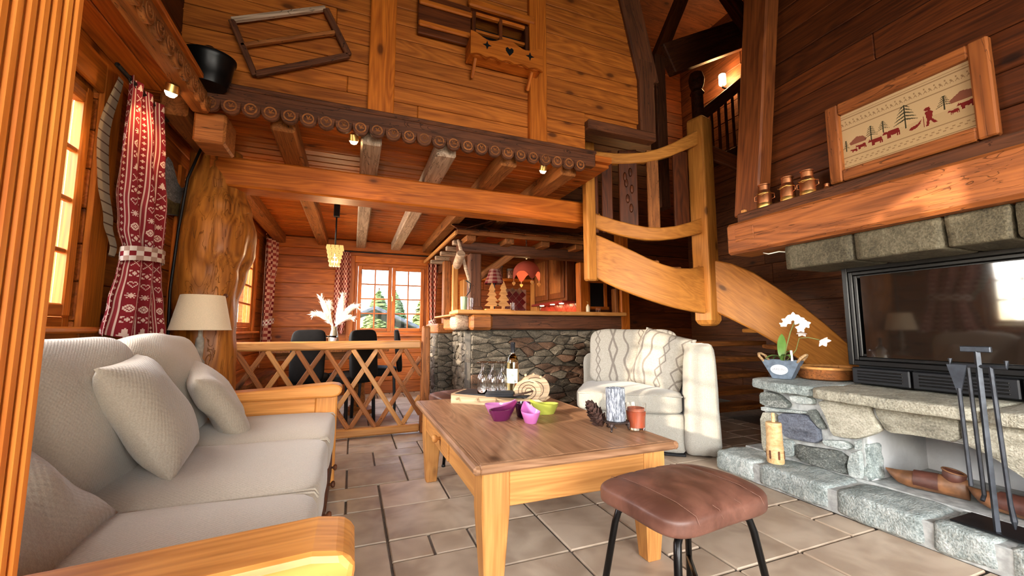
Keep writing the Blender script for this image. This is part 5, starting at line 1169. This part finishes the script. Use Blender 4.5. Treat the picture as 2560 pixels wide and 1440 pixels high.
# loft timbers at the upper right
t = thing('loft_timbers', 'dark roof posts, braces and upper stair rail at the top right', 'timber frame', (3.6, 3.6, 2.7))
beam('post', (3.2, 3.55, 2.3), (3.2, 3.55, 4.12), .14, .14, DARKBEAM, t, .01); beam('brace', (3.2, 3.55, 4.08), (3.72, 3.55, 5.2), .12, .14, REDWOOD, t, .01); beam('header', (1.7, 2.72, 2.60), (2.38, 2.72, 2.60), .10, .08, DARKBEAM, t, .01); beam('post', (2.31, 2.74, 2.61), (2.31, 2.74, 3.3), .16, .12, DARKBEAM, t, .012, (0, 1, 0)); beam('brace', (2.345, 2.745, 3.1), (2.05, 2.745, 4.3), .22, .12, DARKBEAM, t, .012, (0, 1, 0))
obj('carved_newel', lathe([(.07, 0), (.07, .85), (.085, .87), (.06, .92), (.085, .98), (.095, 1.05), (.075, 1.13), (.03, 1.16)], 12), DARKBEAM, t, T(3.86, 3.6, 2.98), True, 40)
beam('handrail', (3.86, 3.6, 3.53), (4.73, 3.6, 4.25), .08, .13, DARKBEAM, t, .012)
for k in range(6): x = 3.98 + k * .125; beam('baluster', (x, 3.62, 2.9 + .83 * (x - 3.86) * .6), (x, 3.62, 3.5 + .83 * (x - 3.86)), .03, .03, REDWOOD, t, .006, (0, 1, 0))
beam('rail_foot', (3.6, 3.62, 2.75), (4.73, 3.62, 3.35), .08, .12, DARKBEAM, t, .01); beam('tie_beam', (3.3, 3.5, 4.08), (4.73, 3.5, 4.86), .12, .36, DARKBEAM, t, .012); beam('rafter', (3.9, 3.3, 5.2), (4.5, 3.3, 4.62), .14, .14, REDWOOD, t, .01); beam('rafter', (4.15, 3.1, 5.4), (4.73, 3.1, 5.0), .14, .14, REDWOOD, t, .01)
t = thing('wall_sconce', 'lit candle-shaped wall lamp glowing at the top of the stairs', 'lamp', (4.66, 3.9, 4.3)); obj('glass_cylinder', lathe([(.035, 0), (.045, .01), (.045, .14), (.04, .15)], 16), BULB, t, T(4.66, 3.9, 4.33), True, 40); obj('bracket', tube([(4.74, 3.9, 4.29), (4.66, 3.9, 4.29), (4.66, 3.9, 4.33)], .012, 8), BLACK, t, None, True)
light('sconce_light', 'POINT', (4.58, 3.86, 4.4), (0, 0, -1), 22, (1, .5, .16), .05)
# ================================================================== gable decorations
def onwall(x, z, d=0): return T(x, 2.70 - d, z) @ RX(90)       # local x right, y up, z into the room
t = thing('old_wooden_frame', 'old dark wooden sled frame hanging askew on the gable wall', 'wall decoration', (-.41, 2.68, 2.45))
for p, q, w, m in (((-.734, 2.767), (-.237, 2.996), .028, GREYBEAM), ((-.734, 2.767), (-.597, 2.453), .035, DARKBEAM), ((-.597, 2.46), (-.089, 2.712), .035, DARKBEAM), ((-.237, 2.99), (-.089, 2.712), .04, DARKBEAM), ((-.68, 2.62), (-.17, 2.85), .022, OLDBEAM)):
    beam('bar', (p[0], 2.675, p[1]), (q[0], 2.675, q[1]), .03, w, m, t, .005)
t = thing('black_cauldron', 'black iron half-round hearth hood hanging on the gable wall above the sofa canopy', 'wall decoration', (-.8, 2.6, 2.35))
obj('bowl', tr(lathe([(.09, 0), (.105, .05), (.115, .14), (.125, .15), (.125, .17), (.11, .18), (.06, .205), (.02, .215), (.02, .23), (0, .232)], 32), Matrix.Diagonal((1.05, .8, 1, 1))), BLACKM, t, T(-.80, 2.58, 2.285), True, 50)
t = thing('shutter', 'dark red slatted shutter left of the small gable window', 'shutter', (.53, 2.68, 2.99)); bx('panel', .34, .72, 2.67, 2.695, 2.995, 3.30, REDWOOD, t, .006); bx('batten', .345, .725, 2.645, 2.67, 3.04, 3.08, PINE_TRIM, t, .008); bx('batten', .345, .725, 2.645, 2.67, 3.20, 3.24, PINE_TRIM, t, .008)
t = thing('gable_window', 'small dark inner window with four panes in the gable wall', 'window', (.96, 2.7, 3.0)); bx('room_shade_panel', .72, 1.21, 2.86, 2.88, 2.95, 3.34, BLACK, t, .002)  # black panel paints the unlit space behind the panes
for a, b in ((.735, .765), (1.16, 1.19), (.945, .975)): bx('stile', a, b, 2.695, 2.73, 3.0, 3.30, REDWOOD, t, .005, 'z')
for a, b in ((3.0, 3.025), (3.275, 3.30), (3.14, 3.16)): bx('glazing_bar', .765, 1.16, 2.697, 2.728, a, b, PINE_TRIM, t, .004)
for a in (.855, 1.0675):
    for b in (3.08, 3.22): obj('pane', chbox(.18, .003, .11, .0005), PANE, t, T(a, 2.712, b))
bx('lintel', .70, 1.235, 2.66, 2.70, 3.31, 3.37, PINE_TRIM, t, .01); obj('white_cloth', pillow(.2, .12, .05, 3), CREAM, t, T(1.03, 2.8, 3.05), True)
# carved window box
t = thing('flower_box', 'carved pine window box with star and heart cut-outs under the gable window', 'window box', (.96, 2.6, 2.85))
def star(r): return [((r if k % 2 == 0 else r * .38) * math.cos(k * math.pi / 4), (r if k % 2 == 0 else r * .38) * math.sin(k * math.pi / 4)) for k in range(8)]
HEART = [(0, -.035), (.026, -.004), (.028, .014), (.014, .024), (0, .012), (-.014, .024), (-.028, .014), (-.026, -.004)]
up = [(i / 24, .155 + .022 * math.cos(i / 24 * math.pi * 4)) for i in range(25)]; lo = [(i / 24, .018 * abs(math.sin(i / 24 * math.pi * 5))) for i in range(25)]
X0, X1 = .69, 1.245; P = [(x * (X1 - X0), z) for x, z in lo] + [(x * (X1 - X0), z) for x, z in up[::-1]]
obj('front_board', prism(ccw(P), 0, .02), PINE_TRIM, t, T(X0, 2.58, 2.855) @ RX(90)); bx('side_board', X0, X0 + .02, 2.581, 2.70, 2.87, 3.0, PINE_TRIM, t, .003, 'y'); bx('side_board', X1 - .02, X1, 2.581, 2.70, 2.87, 3.0, PINE_TRIM, t, .003, 'y'); bx('bottom_board', X0 + .02, X1 - .02, 2.585, 2.70, 2.872, 2.89, PINE_TRIM, t, .003)
for x, sh in ((.12, star(.034)), (.29, [(a * 1.1, b * 1.1) for a, b in HEART]), (.45, star(.034))): obj('cut_out_shade', prism(ccw(sh), .0195, .0215), BLACK, t, T(X0 + x, 2.58, 2.948) @ RX(90))  # raised black shapes paint the shade of the holes
for x in (.735, 1.17): beam('bracket', (x, 2.60, 2.862), (x, 2.685, 2.76), .022, .035, PINE_TRIM, t, .004); 
# ================================================================== on the coffee table
H = .486
TR = T(.898, 2.494, H) @ RZ(-38)
t = thing('serving_tray', 'snail-shaped wooden serving tray with slate top and spiral shell end', 'tray'); t.matrix_basis = TR; WM[t.name] = TR
def tray_side():
    p = [(-.30, 0), (.20, 0), (.27, .012), (.30, .035), (.27, .05), (.16, .048), (-.30, .06)]; return tr(prism(ccw(p), 0, .018), RX(90))
obj('side_board', tray_side(), BURNT, t, TR @ T(0, -.088, 0)); obj('side_board', tray_side(), BURNT, t, TR @ T(0, .106, 0)); obj('floor_board', chbox(.5, .19, .02, .003), BURNT, t, TR @ T(-.05, 0, .03)); bxo = obj('end_board', chbox(.018, .176, .06, .003), BURNT, t, TR @ T(-.292, 0, .031))
SLATE = plain('black_slate', (.022, .023, .027), .55, var=.25, bump=.3); obj('slate', chbox(.47, .2, .01, .003), SLATE, t, TR @ T(-.04, 0, .058))
for x in (-.25, -.12, 0.0):
    obj('peg', tr(chbox(.012, .03, .012, .002), RX(0)), BURNT, t, TR @ T(x, -.115, .035) @ RX(25)); obj('peg', chbox(.012, .03, .012, .002), BURNT, t, TR @ T(x, .115, .035) @ RX(-25))
SHM = T(1.06, 2.385, H + .092) @ RZ(-8) @ RX(84)
for k, (r, z, th) in enumerate(((.105, -.035, .03), (.086, .0, .03))):
    d = obj('shell_disc', prism([(r * math.cos(a), r * .86 * math.sin(a)) for a in [i * math.pi / 20 for i in range(40)]], z, z + th, .003), BURNT, t, SHM @ T((.02 - k * .05), (.0 - k * .012), 0))
    sp = [((r * .82 * (1 - i / 46)) * math.cos(i * .42 + 1), (r * .7 * (1 - i / 46)) * math.sin(i * .42 + 1), z + th) for i in range(44)]; obj('carved_spiral', tube(sp, .0022, 5), plain('scorched_line_%d' % k, (.10, .045, .02), .8), d, SHM @ T((.02 - k * .05), (.0 - k * .012), 0))
for a in (.9, 1.4, 1.9): obj('shell_peg', chbox(.014, .014, .014, .002), BURNT, t, SHM @ T(.0 + .104 * math.cos(a), .0 + .092 * math.sin(a), -.005) @ RZ(30))
tag(obj('dark_napkin', join(tr(cushion(.17, .11, .014, .003, 8, 8, .002, 1), T(0, 0, .008)), tr(cushion(.165, .105, .012, .003, 8, 8, .002, 2), T(.006, -.004, .02))), plain('charcoal_cloth', (.018, .018, .022), .9, var=.2), None, T(.842, 2.375, H + .0645) @ RZ(-18), True), 'folded charcoal napkin lying on the slate tray', 'napkin')
def spoon_vf(): return join(tube([(-.10, 0, .012), (0, 0, .016), (.06, 0, .022), (.09, 0, .028)], .006, 8), tr(lathe([(0, -.012), (.016, -.008), (.02, .004), (.015, .010), (0, .012)], 14), T(.10, 0, .03) @ Matrix.Diagonal((1.3, 1, 1, 1))))
tag(obj('wooden_ladle', spoon_vf(), plain('dark_stained_wood', (.085, .045, .03), .4, var=.3), None, T(1.0, 2.335, H + .062) @ RZ(22), True), 'small dark wooden ladle at the shell end of the slate tray', 'ladle')
FL = mesh('flute', lathe([(.027, 0), (.0295, .03), (.030, .075), (.0265, .108), (.012, .13), (.0045, .14), (.0038, .18), (.006, .186), (.032, .190), (.034, .192), (.033, .194), (.004, .1945), (0, .1945)], 28, cap=False), GLASS, True)
sol = []
for x, yv, lb in ((.772, 2.505, 'front left'), (.828, 2.475, 'front middle'), (.884, 2.445, 'front right'), (.806, 2.575, 'rear left'), (.862, 2.548, 'rear middle'), (.926, 2.520, 'rear right')):
    o = obj('champagne_flute', FL, None, None, T(x, yv, H + .0642)); m = o.modifiers.new('wall', 'SOLIDIFY'); m.thickness = .0011
    tag(o, lb + ' of six clear flutes standing upside down on the slate tray', 'glass', 'upturned flutes on the slate tray')
# wine bottle
BM = T(.953, 2.43, H + .0642); t = thing('wine_bottle', 'clear bottle of white wine with a black capsule and pale label on the slate tray', 'bottle'); t.matrix_basis = BM; WM[t.name] = BM
obj('bottle_glass', lathe([(0, .012), (.022, .004), (.036, 0), (.0385, .006), (.0385, .185), (.036, .205), (.026, .228), (.0155, .243), (.014, .255), (.014, .31), (0, .31)], 36), glassm('bottle_glass', (.98, .97, .90)), t, BM, True, 50)
WINE = glassm('white_wine', (.96, .80, .42), 0, 1.34); obj('wine', lathe([(0, .016), (.034, .01), (.0365, .012), (.0365, .185), (.034, .2035), (.0245, .226), (.0139, .241), (.0122, .252), (0, .252)], 36), WINE, t, BM, True, 50)
obj('capsule', lathe([(.0148, .255), (.0150, .262), (.0150, .307), (.0158, .309), (.0158, .318), (.013, .321), (0, .321)], 28), plain('black_foil', (.02, .02, .025), .25, .5), t, BM, True, 40)
n1 = 33; V = []; F = []
for j in range(25):
    for i in range(n1): a = R(-128 - 66 + i * 132 / (n1 - 1)); V.append((.0390 * math.cos(a), .0390 * math.sin(a), .068 + j * .088 / 24))
for j in range(24):
    for i in range(n1 - 1): F.append((j * n1 + i, j * n1 + i + 1, (j + 1) * n1 + i + 1, (j + 1) * n1 + i))
lab = obj('label', (V, F), PRINT_SMOOTH, t, BM, True); LB, LG = (.84, .82, .76), (.20, .24, .22)
LBM = ['................', '...#............', '..###.#.........', '...#.###........', '....#.#.##......', '.....##.###.....', '......##.#......', '................', '..====.==.......', '............#...', '...........###..', '............#...']
paint(lab, [LG if LBM[11 - j // 2][i // 2] == '#' else ((.5, .48, .40) if LBM[11 - j // 2][i // 2] == '=' else LB) for j in range(24) for i in range(n1 - 1)])
# petal bowls around a cup
def petal(s=1.):
    def outline(z, k, lean):
        pts = []
        for i in range(36):
            a = i / 36 * 2 * math.pi; r = 1.0 - .0 * math.cos(a)
            x = math.cos(a) * .055 * k; y = math.sin(a) * .036 * k * (1 - .55 * max(0, -math.cos(a)) ** 1.5)
            if math.cos(a) < 0: x *= 1.25 + .25 * lean
            pts.append((x, y, z + lean * .024 * max(0, -math.cos(a)) ** 2))
        return pts
    rings = [outline(0, .62, 0), outline(.004, .66, 0), outline(.035, .97, .6), outline(.042, 1.0, 1), outline(.042, .95, 1), outline(.012, .62, .1), outline(.006, .4, 0)]
    V = [p for r in rings for p in r]; F = [tuple(range(36))[::-1], tuple(range(6 * 36, 7 * 36))]
    for j in range(6):
        for i in range(36): k = (i + 1) % 36; F.append((j * 36 + i, j * 36 + k, (j + 1) * 36 + k, (j + 1) * 36 + i))
    return V, F
CUPX, CUPY = .872, 2.075
PB = petal()
for nm, a, c, lb in (('plum', 198, (.10, .012, .055), 'dark plum petal-shaped bowl on the left of the flower-like set'), ('pink', 262, (.46, .13, .36), 'bright orchid-pink petal-shaped bowl at the front of the flower-like set'), ('green', 4, (.34, .36, .06), 'lime green petal-shaped bowl on the right of the flower-like set'), ('mauve', 140, (.42, .14, .34), 'mauve petal-shaped bowl half hidden behind the dark plum one')):
    o = obj('petal_bowl', PB, plain(nm + '_glaze', c, .12), None, T(CUPX, CUPY, H) @ RZ(a) @ T(.148, 0, 0) @ Matrix.Scale(1.32, 4), True, 50); tag(o, lb, 'bowl', 'petal-shaped bowls')
tag(obj('dip_cup', lathe([(0, .0), (.03, 0), (.033, .003), (.044, .072), (.041, .072), (.03, .008), (0, .008)], 30), plain('aubergine_glaze', (.035, .006, .025), .1), None, T(CUPX, CUPY, H), True, 50), 'round aubergine dip cup in the middle of the petal bowls', 'cup')
# candles
CM = T(1.16, 1.64, H); t = thing('pillar_candle', 'grey bark-textured pillar candle on a dark iron stand', 'candle'); t.matrix_basis = CM; WM[t.name] = CM
def bark():
    m = Mat('grey_bark_candle', .75); v = m.coords((120, 120, 26), rnd=False); a = m.noise(v, 1, 5, .75, .6); m.col(m.ramp(a, [(.38, (.06, .065, .08)), (.5, (.25, .27, .32)), (.62, (.68, .70, .74))])); m.bump(a, .9, .008); return m.mat
def bark_vf():
    def f(u, v):
        a = u * 2 * math.pi; r = .043 + .0022 * noise.noise(Vector((math.cos(a) * 7, math.sin(a) * 7, v * 3))) + .001 * math.sin(a * 17); return Vector((r * math.cos(a), r * math.sin(a), v * .148))
    V, F = grid(f, 72, 30, cu=True); n = len(V); top = [V[29 * 72 + i] for i in range(72)]; V += [Vector((p.x * .86, p.y * .86, .147)) for p in top] + [Vector((p.x * .6, p.y * .6, .138)) for p in top] + [Vector((0, 0, .136))]
    for i in range(72): k = (i + 1) % 72; F += [(29 * 72 + i, 29 * 72 + k, n + k, n + i), (n + i, n + k, n + 72 + k, n + 72 + i), (n + 72 + i, n + 72 + k, n + 144)]
    F.append(tuple(range(72))[::-1]); return V, F
obj('wax', bark_vf(), bark(), t, CM @ T(0, 0, .044), True); RUST = plain('rusty_iron', (.055, .035, .03), .55, .5, var=.5, vs=60, bump=.5)
obj('dish', lathe([(0, .034), (.05, .034), (.058, .038), (.059, .043), (.05, .043), (0, .043)], 36), RUST, t, CM, True, 50)
for k in range(3):
    a = R(215 + k * 120); c, s = math.cos(a), math.sin(a); obj('leg', tube([(c * .042, s * .042, .036), (c * .058, s * .058, .030), (c * .060, s * .060, .016), (c * .056, s * .056, .008), (c * .064, s * .064, .0035)], .006, 8, [.011, .009, .006, .004, .005]), RUST, t, CM, True)
    obj('scroll', tube([(c * .05 - s * q, s * .05 + c * q, .03 - abs(q) * .6) for q in (-.018, -.01, 0, .01, .018)], .003, 6), RUST, t, CM, True)
GM = T(1.255, 1.615, H); t = thing('jar_candle', 'amber candle in a clear glass tumbler beside the pillar candle', 'candle'); t.matrix_basis = GM; WM[t.name] = GM
obj('tumbler', lathe([(0, 0), (.037, 0), (.040, .004), (.0475, .118), (.0455, .118), (.039, .012), (0, .012)], 40), GLASS, t, GM, True, 50); AM = Mat('amber_wax', .35); AM.col((.50, .085, .022)); AM.b.inputs['Subsurface Weight'].default_value = .2; AM.b.inputs['Subsurface Radius'].default_value = (.02, .006, .002)
obj('wax', lathe([(0, .0125), (.0386, .0125), (.0436, .085), (.042, .086), (0, .082)], 40), AM.mat, t, GM, True, 50); obj('paper_band', lathe([(.0385, .085), (.0395, .10), (.039, .10), (.038, .085)], 30, cap=False), plain('amber_wrapper', (.42, .10, .04), .6), t, GM, True)
# pine cone
t = thing('pine_cone', 'open brown pine cone leaning beside the pillar candle', 'pine cone', (1.10, 1.72, H)); PM = T(1.098, 1.70, H + .052) @ RZ(20) @ RY(-40) @ Matrix.Scale(1.3, 4); CONE = plain('cone_scale', (.085, .04, .03), .7, var=.35, vs=40)
obj('core', lathe([(.006, -.045), (.016, -.03), (.02, 0), (.014, .03), (.003, .05)], 12), CONE, t, PM, True); SCL = mesh('scale', grid(lambda u, v: Vector((.034 * v, (u - .5) * .026 * math.sin(math.pi * (.15 + .8 * v)), .010 * v * v + .006 * abs(u - .5))), 5, 5), CONE, True)
for k in range(42):
    a = k * 137.5; h = -.042 + k * .0021; r = .5 + .5 * math.sin(math.pi * (k + 4) / 48); o = obj('scale', SCL, None, t, PM @ T(0, 0, h) @ RZ(a) @ RY(-20 - k * .9) @ T(.006, 0, 0) @ Matrix.Scale(.55 + .6 * r, 4)); 
# ================================================================== wall plaque and spot lamps
t = thing('mountain_plaque', 'cut-out metal mountain picture on the wall behind the curtain', 'wall decoration', (-1.15, 3.3, 1.7))
mp = [(3.05, 1.66), (3.44, 1.74), (3.56, 1.95), (3.50, 1.98), (3.40, 1.93), (3.33, 1.95), (3.22, 2.05), (3.16, 2.06), (3.12, 2.0), (3.05, 1.95)]
pl = stone('alpine_print', [(.3, (.03, .035, .04)), (.5, (.16, .18, .2)), (.7, (.55, .58, .62))], .5, .1, .8)
obj('plate', prism(ccw([(a, b) for a, b in mp]), 0, .006), pl, t, Matrix(((0, 0, 1, -1.155), (1, 0, 0, 0), (0, 1, 0, 0), (0, 0, 0, 1)))); obj('meadow', prism(ccw([(3.06, 1.668), (3.43, 1.745), (3.49, 1.84), (3.3, 1.80), (3.06, 1.79)]), .006, .008), plain('olive_print', (.10, .08, .03), .6, var=.6, vs=30), t, Matrix(((0, 0, 1, -1.155), (1, 0, 0, 0), (0, 1, 0, 0), (0, 0, 0, 1))))
def spot(label, x, y, z, d, e):
    t = thing('spot_lamp', label, 'lamp', (x, y, z), group='small halogen spots under the timbers'); M = T(x, y, z)
    q = Vector(d).to_track_quat('-Z', 'Y').to_matrix().to_4x4(); obj('housing', lathe([(.012, .045), (.028, .04), (.032, .0), (.028, 0), (.022, .03)], 18), BRASS, t, M @ q, True, 40); obj('bulb', lathe([(0, -.026), (.016, -.022), (.026, -.006), (.026, .008), (.012, .02)], 16), BULB, t, M @ q, True)
    light('spot_beam', 'SPOT', (x + d[0] * .02, y + d[1] * .02, z + d[2] * .02), d, e, (1, .56, .24), .02, None, 120, .8)
spot('lit halogen spot beside the top of the red curtain', -.905, 2.45, 2.15, (-.25, .35, -.9), 16); spot('lit halogen spot at the left under the scalloped beam', -.04, 2.76, 2.185, (.05, .5, -.85), 14); spot('lit halogen spot at the right under the scalloped beam', 1.335, 2.76, 2.185, (.1, .5, -.85), 14)
# ================================================================== outside the windows
gr = obj('ground', cbm(60, 60, .2, .01, plain('meadow_grass', (.16, .22, .06), .9, var=.4, vs=2)), None, None, T(0, 10, -1.6)); struct(gr, 'grass outside the windows', 'ground')
t = thing('neighbour_chalet', 'grey-roofed chalet outside the back window', 'building', (.7, 18, -1.5)); bx('walls', -1.6, 3.0, 15.5, 20, -1.5, .5, GREYBEAM, t, .01)
for s in (-1, 1): beam('roof_slope', (.7 + s * 3.0, 17.6, .35), (.7, 17.6, 1.72), 5.5, .12, plain('roof_slate_%d' % s, (.09, .10, .12), .8, var=.3, vs=6), t, .02)
def conifer(x, y, h, label, seed, col):
    t = thing('conifer', label, 'tree', (x, y, -1.5), group='trees outside the windows'); rn = random.Random(seed); m = plain('foliage_%d' % seed, col, .9, var=.5, vs=4)
    obj('trunk', lathe([(.12, 0), (.03, h)], 8), DARKBEAM, t, T(x, y, -1.5)); V, F = [], []
    for k in range(1400):
        f = rn.random() ** .8; z = h * (.12 + .86 * f); r = h * .34 * (1 - f) ** .7 + .05; a = rn.random() * 6.28; q = Vector((math.cos(a), math.sin(a), -.3)); p = Vector((0, 0, z)); s = Vector((-math.sin(a), math.cos(a), 0)) * r * .3; n = len(V)
        V += [p + q * r * .15 - s * .3, p + q * r * .15 + s * .3, p + q * r * .7 + s, p + q * r * 1.05, p + q * r * .7 - s]; F.append((n, n + 1, n + 2, n + 3, n + 4))
    obj('foliage', (V, F), m, t, T(x, y, -1.5))
conifer(1.2, 22, 4.6, 'pale green tree left of centre outside the back window', 1, (.30, .40, .10)); conifer(3.5, 21, 4.7, 'yellow-green tree on the right outside the back window', 2, (.38, .45, .12)); conifer(2.5, 27, 5.0, 'distant green tree between the two nearer ones outside', 3, (.26, .36, .12)); conifer(-9, 9, 5.0, 'green tree outside the sofa window', 4, (.2, .3, .08)); conifer(-13, -7, 6, 'large green tree outside the side window near the viewer', 5, (.22, .30, .08))
